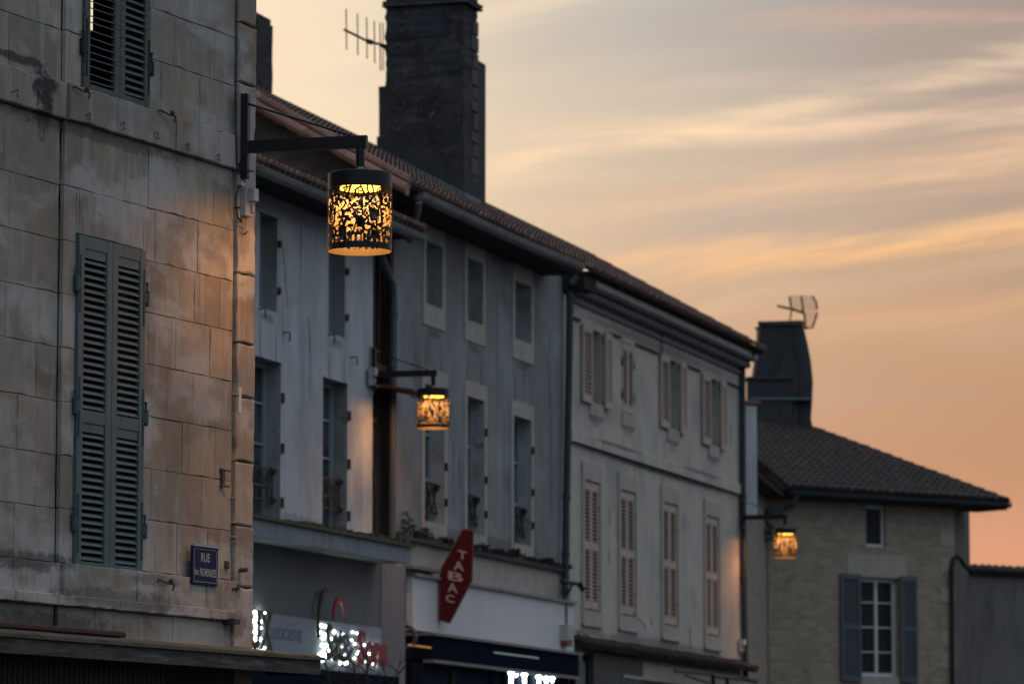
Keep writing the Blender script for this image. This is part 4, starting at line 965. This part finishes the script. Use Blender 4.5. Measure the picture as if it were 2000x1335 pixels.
# glowing strip stands in for the letters' light reflected on the beam
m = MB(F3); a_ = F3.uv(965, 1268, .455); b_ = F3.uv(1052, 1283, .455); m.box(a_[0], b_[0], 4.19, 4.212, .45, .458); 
t = thing('reflection_strip', 'thin pale green glow painted as a reflection on the dark beam above the tobacconist window', 'painted reflection', F3.W(a_[0], 4.18, .45)); m.build('tube', 'strip', t) if 'strip' in MT else None
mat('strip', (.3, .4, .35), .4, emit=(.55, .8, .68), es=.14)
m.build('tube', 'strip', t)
m = MB(F3); a_ = F3.uv(797, 1245, .455); b_ = F3.uv(842, 1253, .455); m.box(a_[0], b_[0], 4.135, 4.162, .45, .458)  # second glowing strip stands in for an orange reflection
mat('strip_o', (.3, .15, .05), .4, emit=(1, .42, .08), es=.22)
t = thing('reflection_strip', 'orange glow painted as a reflection on the dark beam beside the shop pillar', 'painted reflection', F3.W(a_[0], 4.18, .45)); m.build('tube', 'strip_o', t)
# alarm box
t = thing('alarm_box', 'white alarm box with red base at the right end of the white board', 'alarm', F3.at(1100, 1240, .14))
u_, v_ = F3.uv(1100, 1258, .15); m = MB(F3); m.box(u_-.16, u_+.22, v_+.06, v_+.33, .14, .28, cham=.015); m.build('housing', 'box_plastic', t)
m = MB(F3); m.box(u_-.12, u_+.18, v_-.02, v_+.06, .14, .26, cham=.015); m.build('beacon', 'alarm_red', t)
# iron bracket on the pipe
m = MB(F4); m.tube([F4.at(1097, 1134, .3), F4.at(1120, 1138, .35), F4.at(1136, 1141, .4)], .035, 6); m.tube([F4.at(1108, 1160, .15), F4.at(1118, 1140, .35)], .02, 5); m.tube([F4.at(1132, 1140, .4), F4.at(1138, 1150, .4)], .05, 6)
tag(m.build('iron_bracket', 'iron'), 'short dark iron bracket sticking out beside the downpipe above the white board', 'bracket')
# ------------------------------------------------------------------ TABAC sign
PA = F3.at(858, 1130, .15)
tb = thing('tobacconist_sign', 'dark red elongated hexagonal sign with the vertical word TABAC', 'sign', PA)
Yt = PA[1]
def onY(x, y, Y): r = ray(x, y); t_ = Y/r[1]; return Vector((r[0]*t_, Y, H+r[2]*t_))
outl = [(904, 1032), (925, 1036), (922, 1133), (879, 1216), (857, 1210), (859, 1114)]
pf = [onY(x, y, Yt-.06) for x, y in outl]; pb = [p + Vector((0, .12, 0)) for p in pf]
n_ = 6; fs = [tuple(range(n_)), tuple(reversed(range(n_, 2*n_)))]+[(i, n_+i, n_+(i+1) % n_, (i+1) % n_) for i in range(n_)]
cen = sum(pf, Vector())/6
m = MB(); m.mesh(pf+pb, fs); m.build('panel', 'tabac_red', tb)
m = MB(); 
for i in range(n_): m.tube([pf[i], pf[(i+1) % n_]], .009, 5)
m.build('rim', 'tabac_rim', tb)
m = MB()
for ch, cx, cy, w_, h_ in (('T', 903, 1083, 17, 16), ('A', 896, 1104, 20, 18), ('B', 890, 1125, 29, 17), ('A', 884, 1147, 20, 18), ('C', 879, 1168, 17, 15)):
    vs_, f2, (x0, x1, y0, y1) = text_mesh(ch, .02, 3, 1.0); out = []
    for x, y, z in vs_:
        a = (x-x0)/(x1-x0)-.5; b = (y-y0)/(y1-y0)-.5
        p = onY(cx+a*w_+b*h_*.0, cy-b*h_+a*w_*.2, Yt-.062); out.append(p+Vector((0, -.006 if z > 0 else 0, 0)))
    m.mesh(out, f2)
m.build('lettering', 'tabac_letter', tb)
m = MB(F3); 
for (x, y) in ((862, 1128), (862, 1190)):
    p = onY(x, y, Yt); pw = F3.W(F3.loc(p)[0], p[2], .1); m.tube([p, pw], .02, 6)
m.build('mounting_arm', 'iron', tb)
# ================================================================== HOUSE 4 : cream house with beige shutters
h4 = thing('cream_house', 'cream rendered house with pinkish beige louvred shutters at the far end of the row', 'house', F4.W(5, 2.2, 0))
W4 = F4.W; U4 = 12.28
uo4 = [(1.26, 2.02, 8.83, 10.12), (3.38, 4.14, 8.85, 10.14), (6.55, 7.31, 8.87, 10.17), (9.70, 10.44, 8.83, 10.14)]
lo4 = [(.88, 1.86, 5.20, 7.45), (3.24, 4.25, 5.22, 7.46), (6.20, 7.25, 5.18, 7.46), (9.43, 10.45, 5.13, 7.44)]
m = MB(F4); wall(m, 0.02, U4, 1.0, 10.9, uo4+lo4, .24, 0, 0)
m.face([W4(U4, 1, 0), W4(U4, 10.6, 0), W4(U4, 12.6, -3.8), W4(U4, 10.6, -7.6), W4(U4, 1, -7.6)])
m.build('wall', 'cream_render', h4)
def sill4(par, a, b, c):
    s_ = MB(F4); e = .05; s_.box(a-.05, b+.06, c-.24, c-.0, -.1, .04, cham=.012); s_.box(a-.02, b+.03, c-.28, c-.24, -.02, .02); s_.build('sill', 'surround_stone', par)
BS = ('beige_shutter', 'beige_shutter', 'iron')
for i, (a, b, c, d) in enumerate(uo4):
    wn = window(h4, F4, a, b, c, d, depth=.2, rows=3, fm='blue_frame', t=.05)
    sill4(wn, a, b, c-.0)
    if i == 1:
        um_ = (a+b)/2
        for (x0, x1, s_) in ((a, um_-.004, -1), (um_+.004, b, 1)): shutter(wn, F4, x0, x1, c+.02, d-.02, -.02, .04, sp=.07, slant=.15, mats=BS, stile=.06, rail=.14, hinge=(s_, (9.75, 9.15)))
    else:
        wv = (.60, .42)
        shutter(wn, F4, a-wv[0]-.0, a-.0, c-.04, d+.02, .03, .04, sp=.07, slant=.15, mats=BS, stile=.06, rail=.13)
        shutter(wn, F4, b+.02, b+.02+wv[1], c-.04, d+.02, .05, .04, sp=.07, slant=.15, mats=BS, stile=.06, rail=.13)
for (a, b, c, d) in lo4:
    s_ = MB(F4); t_ = .16
    for r_ in ((a-t_, a, c-.24, d+.28), (b, b+t_*.5, c-.24, d+.28), (a, b, d, d+.28), (a, b, c-.24, c)): s_.box(*r_, -.01, .028)
    s_.box(a-t_-.02, b+t_*.6, c-.28, c-.24, -.01, .06); s_.box(a-t_-.02, a-t_, c-.28, d+.30, -.01, .04)
    fr = MB(F4); frame_rect(fr, a, b, c, d, .03, -.2, -.1); wn = fr.build('window', 'blue_frame', h4); s_.build('surround', 'surround_stone', wn)
    fr = MB(F4); fr.box(a, b, c, d, -.22, -.21); fr.build('pane', 'black', wn)
    um_ = (a+b)/2; vm_ = c+(d-c)*.5
    for (x0, x1, sg_) in ((a+.01, um_-.004, -1), (um_+.004, b-.01, 1)): shutter(wn, F4, x0, x1, c+.03, d-.02, -.04, .04, rails=(vm_,), sp=.07, slant=.15, mats=BS, stile=.06, rail=.14, hinge=(sg_, (d-.45, c+.42)))
def crack(par, F, pts, r_=.008, mt='dark_stain'):
    m = MB(F); P = []
    for (a, b), (c, d) in zip(pts, pts[1:]):
        n = max(2, int(math.hypot(a-c, b-d)/12))
        for k in range(n): P.append((a+(c-a)*k/n+R.uniform(-1.2, 1.2), b+(d-b)*k/n))
    P.append(pts[-1]); m.tube([F.at(x, y, .001) for x, y in P], r_, 4); m.build('crack', mt, par)
crack(h4, F4, [(1297, 858), (1299, 905), (1293, 935), (1289, 1010)]); crack(h4, F4, [(1240, 905), (1242, 960)], .006); crack(h4, F4, [(1236, 1195), (1262, 1225)], .006)
crack(h2, F2, [(549, 470), (556, 520), (561, 600)], .006); crack(h2, F2, [(603, 620), (604, 690)], .007); crack(h3, F3, [(875, 760), (880, 860)], .006); crack(h3, F3, [(1075, 640), (1070, 700), (1073, 790)], .006)
# string courses, cornice
m = MB(F4); m.box(.02, U4, 8.035, 8.24, -.02, .05, cham=.01); m.build('string_course', 'cream_render', h4)
m = MB(F4); m.box(.02, U4, 8.025, 8.035, -.01, .075)
vq = 10.16
for (a, b) in ((.02, .62), (2.50, 3.25), (4.3, 5.9), (7.8, 9.05), (10.9, U4)): m.box(a, b, vq, vq+.035, -.01, .045)
m.build('drip_line', 'dark_stain', h4)
m = MB(F4); m.box(.0, U4+.05, 10.44, 10.50, -.02, .07, cham=.02); m.box(.0, U4+.10, 10.58, 10.70, -.02, .22, cham=.04); m.build('cornice', 'canopy_grey', h4)
m = MB(F4); m.box(.0, U4+.02, 10.70, 10.86, -.02, .38, cham=.03); m.build('box_gutter', 'zinc', h4)
roof4 = tiles('roof', 'terracotta', h4, F4, -.42, U4+.12, (.50, 10.93), (-3.4, 10.93+PT*3.9*.97), sp=.21)
m = MB(F4); m.box(-.45, .3, 10.60, 10.88, -.6, .40); m.hexa([W4(-.4, 10.86, .44), W4(U4+.1, 10.86, .44), W4(U4+.1, 10.90, .46), W4(-.4, 10.90, .46), W4(-.4, 10.86, -.1), W4(U4+.1, 10.86, -.1), W4(U4+.1, 10.90, -.1), W4(-.4, 10.90, -.1)]); m.build('eaves', 'eave_wood', h4)
pipe(h4, [F4.at(1470, 690, .38), F4.at(1468, 698, .3), F4.at(1452, 708, .15), F4.at(1450, 722, .08), F4.at(1451, 950, .08), F4.at(1453, 1150, .08), F4.at(1456, 1325, .08)], .062, 'painted_pipe', 'downpipe', [(4, .1), (4, .9), (5, .6)])
pipe(h4, [F4.at(1318, 612, .2), F4.at(1318, 640, .08), F4.at(1293, 640, .05), F4.at(1293, 692, .05)], .02, 'pipe_grey', 'drip_pipe')
# tiled ledge over the ground floor
tl = tiles('roof', 'old_tile', h4, F4, .1, U4+.1, (.30, 4.55), (.0, 4.68), sp=.2, ln=.35, rnd=.03); tl.name = 'tiled_ledge'
weeds(F4, [(.0, .8, 4.68, .1, .16), (2.0, 12, 4.68, .1, .05)], 'dark growth on the tiled ledge of the cream house', 60, .04)
m = MB(F4); m.box(2.9, U4, 4.15, 4.42, .0, .10, cham=.01); m.box(2.9, U4, 4.10, 4.15, .0, .16); m.build('stone_band', 'surround_stone', h4)
m = MB(F4); m.box(.1, 1.2, 1.0, 4.3, .0, .05); m.box(3.2, U4, 1.0, 4.05, .0, .04); m.build('shop_front', 'shop_grey', h4)
m = MB(F4); u_, v_ = F4.uv(1150, 1290, .08); m.box(u_-.1, u_+.08, 1.5, 4.42, .0, .10); m.build('gap_shade', 'black', h4)  # black box painted as the shade of an open gap beside the board
a_, b_ = F4.uv(1157, 1290, .12), F4.uv(1254, 1290, .12)
t = thing('shop_sign_board', 'brown shop board with faint pale writing under the tiled ledge', 'sign board', W4(a_[0], 3.6, .1))
m = MB(F4); m.box(a_[0], b_[0], 3.55, 4.46, .08, .14); m.build('board', 'brown_board', t)
m = MB(F4); dd = b_[0]-a_[0]
text_on(m, 'Une fileuse', F4, a_[0]+dd*.03, a_[0]+dd*.50, 3.93, 4.23, .141, .006, .02); m.build('lettering', 'board_text', t); m = MB(F4); text_on(m, "d'Alyt", F4, a_[0]+dd*.56, a_[0]+dd*.92, 3.82, 4.22, .141, .006, .02); m.build('lettering', 'board_text', t)
# folded awning frame low on the right
t = thing('folded_awning', 'dark folded awning frame at the foot of the cream house', 'awning', F4.at(1380, 1325, .5))
m = MB(F4)
for (p0, p1, r_) in (((1318, 1309), (1392, 1316), .03), ((1392, 1314), (1394, 1345), .04), ((1392, 1320), (1450, 1326), .03), ((1420, 1322), (1421, 1345), .04), ((1450, 1324), (1478, 1330), .04), ((1340, 1318), (1390, 1335), .02)):
    m.tube([F4.at(*p0, .5), F4.at(*p1, .5)], r_, 6)
m.build('frame', 'iron', t)
# ================================================================== chimneys on the row
def chim(F, par, name, parts, label=None):
    m = MB(F)
    for p in parts: m.box(*p[:6], p[6] if len(p) > 6 else 0, cham=.02)
    return m.build(name, ['chimney_stone', 'chimney_render', 'quoin', 'flashing'], par, label=label)
# big chimney: front face across the street line at u, between o0 and o1
def place_col(F, xr, y, o): return F.uv(xr, y, o)[0]
oR = -1.0; uF = F3.uv(905, 300, oR)[0]
def o_at(x, y):      # offset o of the sight line on the plane u = uF
    lo_, hi_ = -8.0, 3.0
    for _ in range(50):
        mid = (lo_+hi_)/2
        if F3.uv(x, y, mid)[0] > uF: lo_ = mid     # farther back sees larger u
        else: hi_ = mid
    return (lo_+hi_)/2
def z_at(x, y, o): return F3.uv(x, y, o)[1]
oL2 = o_at(740, 250); oL1 = o_at(753, 80); zS = z_at(745, 172, oL2); zT = z_at(905, 5, oR)
ud1 = F3.uv(933, 100, oR)[0]; ud2 = F3.uv(951, 250, oR)[0]; zS2 = z_at(950, 126, oR)
bigc = MB(F3)
zb_ = 10.9
def slab_irreg(mb_, u0, u1, o0, o1, z0, z1, nz, jit, mi):
    """a rough masonry block: rings of slightly uneven corners"""
    rings = []
    for k in range(nz+1):
        z = z0+(z1-z0)*k/nz; j = lambda: R.uniform(-jit, jit)
        rings.append([F3.W(u0+j(), z, o1+j()), F3.W(u1+j(), z, o1+j()), F3.W(u1+j(), z, o0+j()), F3.W(u0+j(), z, o0+j())])
    vs_ = [p for r_ in rings for p in r_]; fs = []
    for k in range(nz):
        for i in range(4): a = k*4+i; b = k*4+(i+1) % 4; fs.append((a, b, b+4, a+4))
    fs.append(tuple(range(nz*4, nz*4+4))); mb_.mesh(vs_, fs, mi)
slab_irreg(bigc, uF, ud1, oL1, oR, zS-.05, zT, 16, .018, 0)
slab_irreg(bigc, uF-.01, ud1-.01, oL2, oR+.005, zb_, zS, 8, .02, 0)
slab_irreg(bigc, ud1-.02, ud2, oL2+.6, oR-.02, zb_, zS2, 3, .004, 1)
# cap stones
slab_irreg(bigc, uF-.07, ud1+.07, oL1-.05, oR+.07, zT, zT+.09, 2, .02, 0)
slab_irreg(bigc, uF, ud1, oL1, oR, zT+.09, zT+.6, 3, .01, 0)
# quoins on the far edge of the near face
z = zb_+.3; k = 0
while z < zT-.2:
    hq = R.uniform(.18, .3)
    if k % 2 == 0: bigc.box(ud1-.38, ud1+.004, z, z+hq, oR-.1, oR+.022, 2, cham=.01)
    else: bigc.box(ud1-.24, ud1+.004, z, z+hq, oR-.1, oR+.018, 2, cham=.01)
    z += hq+.03; k += 1
# rendered foot with flashing running down the slope
def zr(o): return V3e+PT*(EO-o)
bigc.hexa([W3(uF-.05, zr(oR)-.2, oR+.03), W3(ud1, zr(oR)-.2, oR+.03), W3(ud1, zr(oR)+.42, oR+.03), W3(uF-.05, zr(oR)+.42, oR+.03),
           W3(uF-.05, zr(oL2)-.2, oL2-.02), W3(ud1, zr(oL2)-.2, oL2-.02), W3(ud1, zr(oL2)+.30, oL2-.02), W3(uF-.05, zr(oL2)+.30, oL2-.02)], 1)
bigc.hexa([W3(uF-.08, zr(oR)-.1, oR+.06), W3(ud1, zr(oR)-.1, oR+.06), W3(ud1, zr(oR)+.12, oR+.06), W3(uF-.08, zr(oR)+.12, oR+.06),
           W3(uF-.08, zr(oL2)-.1, oL2-.03), W3(ud1, zr(oL2)-.1, oL2-.03), W3(ud1, zr(oL2)+.12, oL2-.03), W3(uF-.08, zr(oL2)+.12, oL2-.03)], 3)
bigc.F = Fac(P=W3(uF, 0, 0)[:2], d=F3.n)
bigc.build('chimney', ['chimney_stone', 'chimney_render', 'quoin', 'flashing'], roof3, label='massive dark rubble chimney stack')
# small chimney beyond the near gable
oc = -3.35; uc = F3.uv(533, 110, oc)[0]
sm = MB(F3); zc = F3.uv(515, 30, oc)[1]
slab_irreg(sm, uc-.7, uc+.0, oc-.75, oc, 12.2, zc-.1, 8, .012, 0); slab_irreg(sm, uc-.68, uc-.03, oc-.72, oc-.03, zc-.1, zc, 1, .01, 0); slab_irreg(sm, uc-.6, uc-.1, oc-.6, oc-.1, zc, zc+.04, 1, .01, 0)
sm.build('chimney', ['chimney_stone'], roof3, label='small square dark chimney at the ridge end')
# ------------------------------------------------------------------ antennas
m = MB(); Ya = W3(uF, 0, oL1)[1]
t = thing('tv_antenna', 'rake shaped aerial with five upright rods fixed to the massive chimney', 'antenna', onY(752, 92, Ya))
m.tube([onY(672, 58, Ya-.5), onY(720, 82, Ya-.2), onY(756, 90, Ya)], .022, 6); m.tube([onY(716, 80, Ya-.2), onY(728, 84, Ya-.2)], .045, 6); m.tube([onY(745, 88, Ya), onY(758, 96, Ya)], .04, 6); m.build('boom', 'iron', t)
for (x, y0, y1, dY) in ((676, 18, 98, -.45), (698, 27, 108, -.35), (716, 34, 115, -.25), (731, 42, 124, -.15), (742, 45, 138, -.05)):
    m = MB(); m.tube([onY(x, y0, Ya+dY), onY(x+1, y1, Ya+dY)], .011, 5); m.build('rod', 'iron', t)
m = MB(); m.tube([onY(748, 45, Ya-.0), onY(748, 138, Ya-.0)], .010, 5); m.build('rod', 'iron', t)
# ================================================================== HOUSE 6 : far gable-roofed house
h6 = thing('rubble_house', 'far rubble stone house with wide low tiled roof and blue louvred shutters', 'house', F6.W(3, 3, 0))
W6 = F6.W
U6 = F6.uv(1864, 1100)[0]
win6 = (2.12, 3.30, 4.84, 7.09); at6 = (F6.uv(1691, 1000)[0], F6.uv(1730, 1000)[0], F6.uv(1700, 1067)[1], F6.uv(1700, 986)[1])
m = MB(F6); wall(m, -.6, U6, 1, 8.85, [win6, at6], .25, 0, 0)
for (a, b, c, d) in ((1.75, 3.55, 7.1, 7.62), (2.12, 3.30, 4.6, 4.83), (3.31, 3.52, 4.9, 7.08)): m.box(a, b, c, d, -.02, .012, 1)
for z in (7.9, 7.3, 6.6, 5.6, 5.1): m.box(U6-.42, U6+.0, z, z+.33, -.02, .012, 1)
m.build('wall', ['rubble', 'lintel_stone'], h6)
m = MB(F6); dS = Vector((.30, 1)).normalized(); FS = Fac(P=W6(U6, 0, 0)[:2], d=(dS.x, dS.y)); m.F = FS
wS = FS.uv(1894, 1050)[0]; m.face([FS.W(0, 1, 0), FS.W(wS, 1, 0), FS.W(wS, 8.9, 0), FS.W(0, 8.9, 0)]); m.build('side_wall', 'side_shaded', h6)
wn = window(h6, F6, *win6, depth=.18, rows=4, fm='white_frame', gm='far_glass', t=.09)
F6b = F6
lf = (F6.uv(1642, 1200, .05)[0], F6.uv(1681, 1200, .05)[0]); rg = (F6.uv(1758, 1200, .05)[0], F6.uv(1791, 1200, .05)[0])
for (a, b) in (lf, rg): shutter(wn, F6, a, b, 4.72, 7.15, .03, .05, rails=(5.95,), sp=.07, mats=('blue_shutter',)*3, stile=.07, rail=.12)
wa = window(h6, F6, *at6, depth=.12, rows=1, fm='white_frame', gm='far_glass', t=.07, mull=False)
# roof
Ee = (.45, 8.98); uRt = F6.uv(1972, 980, .45)[0]
o6 = -6.3; rr6 = F6.uv(1592, 838, o6)
roof6 = tiles('roof', 'old_tile', h6, F6, -.36, uRt, Ee, (o6, rr6[1]), sp=.23, ln=.42, ru=rr6[0]-uRt, rnd=.02)
gutter(h6, F6, (-.36, 8.88), (uRt-.05, 8.9), .5, .085, 'painted_pipe')
m = MB(F6); m.box(-.36, uRt-.05, 8.78, 8.95, -.6, .43); m.build('eaves', 'eave_wood', h6)
# back slope so that the roof is closed
m = MB(F6); m.mesh([W6(-.36, rr6[1], o6), W6(rr6[0], rr6[1], o6), W6(uRt-1, 8.9, 2*o6), W6(-.36, 8.9, 2*o6)], [(0, 1, 2, 3)]); m.build('back_slope', 'old_tile', roof6)
# wing towards the street row: its eave line runs along F5 itself, the wall stands back from it
W5 = F5.W
ea, eb = F5.uv(1466, 897, 0), F5.uv(1542, 960, 0); ve = (ea[1]+eb[1])/2
m = MB(F5); wall(m, ea[0]-.1, 0.6, 1, ve-.1, [], .2, -.45, 0); m.build('wing_wall', 'rubble', h6)
tiles('wing_roof', 'old_tile', h6, F5, ea[0]-.1, eb[0]+.1, (.05, ve+.02), (-4.4, ve+2.0), sp=.23, ln=.42)
m = MB(F5); m.box(ea[0], eb[0]+.1, ve-.20, ve-.04, -.5, -.03); m.build('wing_eaves', 'eave_wood', h6)
# white pier beside the cream house and its tile cap
FP = Fac(P=onY(1470, 900, 82.6)[:2], d=F6.d); pr_ = thing('chimney_pier', 'narrow white rendered pier with tile cap beside the cream house corner', 'pier', FP.W(0, 7, 0))
x0, x1 = FP.uv(1450, 850)[0], FP.uv(1480, 850)[0]; zt_ = FP.uv(1470, 790)[1]; zl = FP.uv(1470, 1012)[1]
m = MB(FP); m.box(x0, x1, zl, zt_, -.4, 0, 0, cham=.03); m.build('shaft', 'white_render', pr_)
m = MB(FP); m.box(x0-.05, x1+.06, zt_, zt_+.08, -.45, .05, 0, cham=.02); m.build('cap', 'terracotta', pr_)
# rain pipes of the far house
pipe(h6, [F6.at(1556, 964, .5), F6.at(1548, 985, .45), F6.at(1530, 993, .3), F6.at(1498, 998, .3), F6.at(1488, 1012, .2), F6.at(1486, 1042, .2)], .07, 'painted_pipe', 'downpipe')
pipe(h6, [F6.at(1492, 1014, .25), F6.at(1508, 1030, .25), F6.at(1528, 1042, .25)], .05, 'painted_pipe', 'downpipe')
m = MB(F6); q0, q1 = F6.uv(1460, 1046, .35), F6.uv(1515, 1050, .35); m.box(q0[0], q1[0], q1[1]-.06, q1[1]+.08, -.1, .4, cham=.03); m.build('lean_to_gutter', 'painted_pipe', h6)
m = MB(F6); m.box(q0[0], q1[0]-.05, q1[1]+.08, q1[1]+.22, -.5, .38, cham=.03); m.build('lean_to_roof', 'old_tile', h6)
pipe(h6, [F6.at(1861, 1345, .08), F6.at(1860, 1250, .08), F6.at(1859, 1110, .08), F6.at(1862, 1092, .08), F6.at(1869, 1086, .08), F6.at(1876, 1091, .08), F6.at(1884, 1104, .08), F6.at(1896, 1112, .1)], .055, 'cable', 'conduit')
# big bulging chimney behind, built with real depth
def extrude_outline(F, pts, o0, o1_, name, mats, par, label=None, mi=0):
    m = MB(F); fr = [F.uv(x, y, o0) for x, y in pts]; n = len(fr)
    a = [F.W(u, v, o0) for u, v in fr]; b = [F.W(u, v, o1_) for u, v in fr]
    m.mesh(a+b, [tuple(range(n)), tuple(reversed(range(n, 2*n)))]+[(i, (i+1) % n, n+(i+1) % n, n+i) for i in range(n)], mi)
    return m
Yc = F6.at(1590, 838, -6.0)[1]; FC = Fac(P=onY(1530, 800, Yc)[:2], d=(1, 0))
mc = extrude_outline(FC, [(1484, 645), (1484, 630), (1492, 627), (1567, 625), (1570, 640), (1577, 668), (1584, 705), (1588, 745), (1586, 790), (1584, 818), (1589, 840), (1596, 870), (1480, 870), (1473, 735), (1479, 690)], 0, -1.4, 'chimney', None, None)
def fcb(x0, y0, x1, y1, oa, ob, mi): a = FC.uv(x0, y1, oa); b = FC.uv(x1, y0, oa); mc.box(a[0], b[0], a[1], b[1], ob, oa, mi)
fcb(1462, 739, 1546, 870, .25, -.5, 0); fcb(1458, 735, 1549, 739, .32, -.5, 1); fcb(1466, 776, 1587, 780, .29, -.1, 2); fcb(1481, 627, 1570, 634, .05, -.1, 1); fcb(1547, 742, 1556, 860, .12, -.1, 1)
mc.F = FC
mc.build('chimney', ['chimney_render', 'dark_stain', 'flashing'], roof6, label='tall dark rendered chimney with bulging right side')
# grid aerial
t = thing('tv_antenna', 'grid reflector aerial on the bulging far chimney', 'antenna', FC.at(1575, 640, -.3))
m = MB(FC); A6 = lambda x, y, o=-.3: FC.at(x, y, o)
m.tube([A6(1573, 640), A6(1571, 610)], .03, 6); m.tube([A6(1518, 597), A6(1545, 603), A6(1573, 612)], .032, 6); m.tube([A6(1546, 604), A6(1543, 625)], .02, 5); m.tube([A6(1565, 639), A6(1578, 641)], .03, 5); m.tube([A6(1474, 641), A6(1484, 641)], .03, 5); m.build('boom', 'iron', t)
m = MB(F6)
cols = [[(1542, 579), (1545, 600)], [(1565, 578), (1569, 610)], [(1587, 578), (1594, 590), (1596, 604)], [(1596, 610), (1592, 625), (1587, 639)]]
for c_ in cols: m.tube([A6(*p) for p in c_], .026, 5)
for k in range(7):
    y = 579+k*4.5; m.tube([A6(1542+k*.6, y), A6(1566+k*.6, y-.5), A6(1588+k*1.2, y)], .009, 4)
for k in range(6):
    y = 612+k*5; m.tube([A6(1572, y), A6(1595-k*1.4, y)], .009, 4)
m.tube([A6(1572, 640), A6(1588, 640)], .016, 4)
m.build('reflector', 'iron', t)
# boundary wall at the far right
bw = thing('boundary_wall', 'dark grey rendered wall with tile coping at the right edge', 'wall', F6.W(U6+1, 3, -1.4))
ow = -1.2; c0 = F6.uv(1880, 1112, ow); vt6 = c0[1]
m = MB(F6); m.box(c0[0], c0[0]+6, 1, vt6-.08, ow-.25, ow); m.build('wall', 'wall_render', bw)
tw = tiles('coping', 'old_tile', bw, F6, c0[0], c0[0]+6, (ow+.12, vt6-.05), (ow-.2, vt6+.10), sp=.23, ln=.5, rnd=.02)
# ================================================================== bare tree in front of the shop
bt_ = thing('bare_tree', 'leafless young tree with thin twigs reaching up in front of the optician shop', 'tree', (-1.6, 53, 1.2))
Q = random.Random(3)
def branch(m, p, d, L, r_, lvl):
    pts = [p]; q_ = Vector(p); dd = Vector(d)
    for k in range(4):
        dd = (dd+Vector((Q.uniform(-.2, .2), Q.uniform(-.2, .2), Q.uniform(-.12, .15)))).normalized(); q_ = q_+dd*L/4; pts.append(q_.copy())
    m.tube(pts, [r_*(1-.18*k) for k in range(5)], 5)
    if lvl > 0:
        for k in range(3):
            i_ = Q.randint(1, 4); nd = (dd+Vector((Q.uniform(-1, 1), Q.uniform(-.6, .6), Q.uniform(-.1, .8)))).normalized(); branch(m, pts[i_], nd, L*.6, r_*.5, lvl-1)
m = MB()
Yb = 53
def oy(x, y): return onY(x, y, Yb)
m.tube([(-1.6, 53, 1.2), oy(735, 1420), oy(716, 1380)], [.07, .05, .045], 8); m.build('trunk', 'bark', bt_)
m = MB()
for (a, b, c_, r_) in (((716, 1380), (700, 1345), (689, 1292), .022), ((716, 1380), (718, 1340), (716, 1272), .024), ((716, 1380), (650, 1350), (634, 1288), .02), ((716, 1380), (672, 1350), (662, 1303), .015), ((716, 1380), (760, 1340), (790, 1300), .02), ((716, 1380), (745, 1350), (740, 1305), .015), ((716, 1380), (690, 1360), (610, 1322), .015)):
    m.tube([oy(*a), oy(*b), oy(*c_)], [r_, r_*.8, r_*.4], 6)
    for k in range(3): branch(m, oy(b[0]+(c_[0]-b[0])*k*.35, b[1]+(c_[1]-b[1])*k*.35), (Q.uniform(-.9, .9), Q.uniform(-.5, .5), Q.uniform(.1, .6)), .32, r_*.4, 2)
m.build('crown', 'bark', bt_)
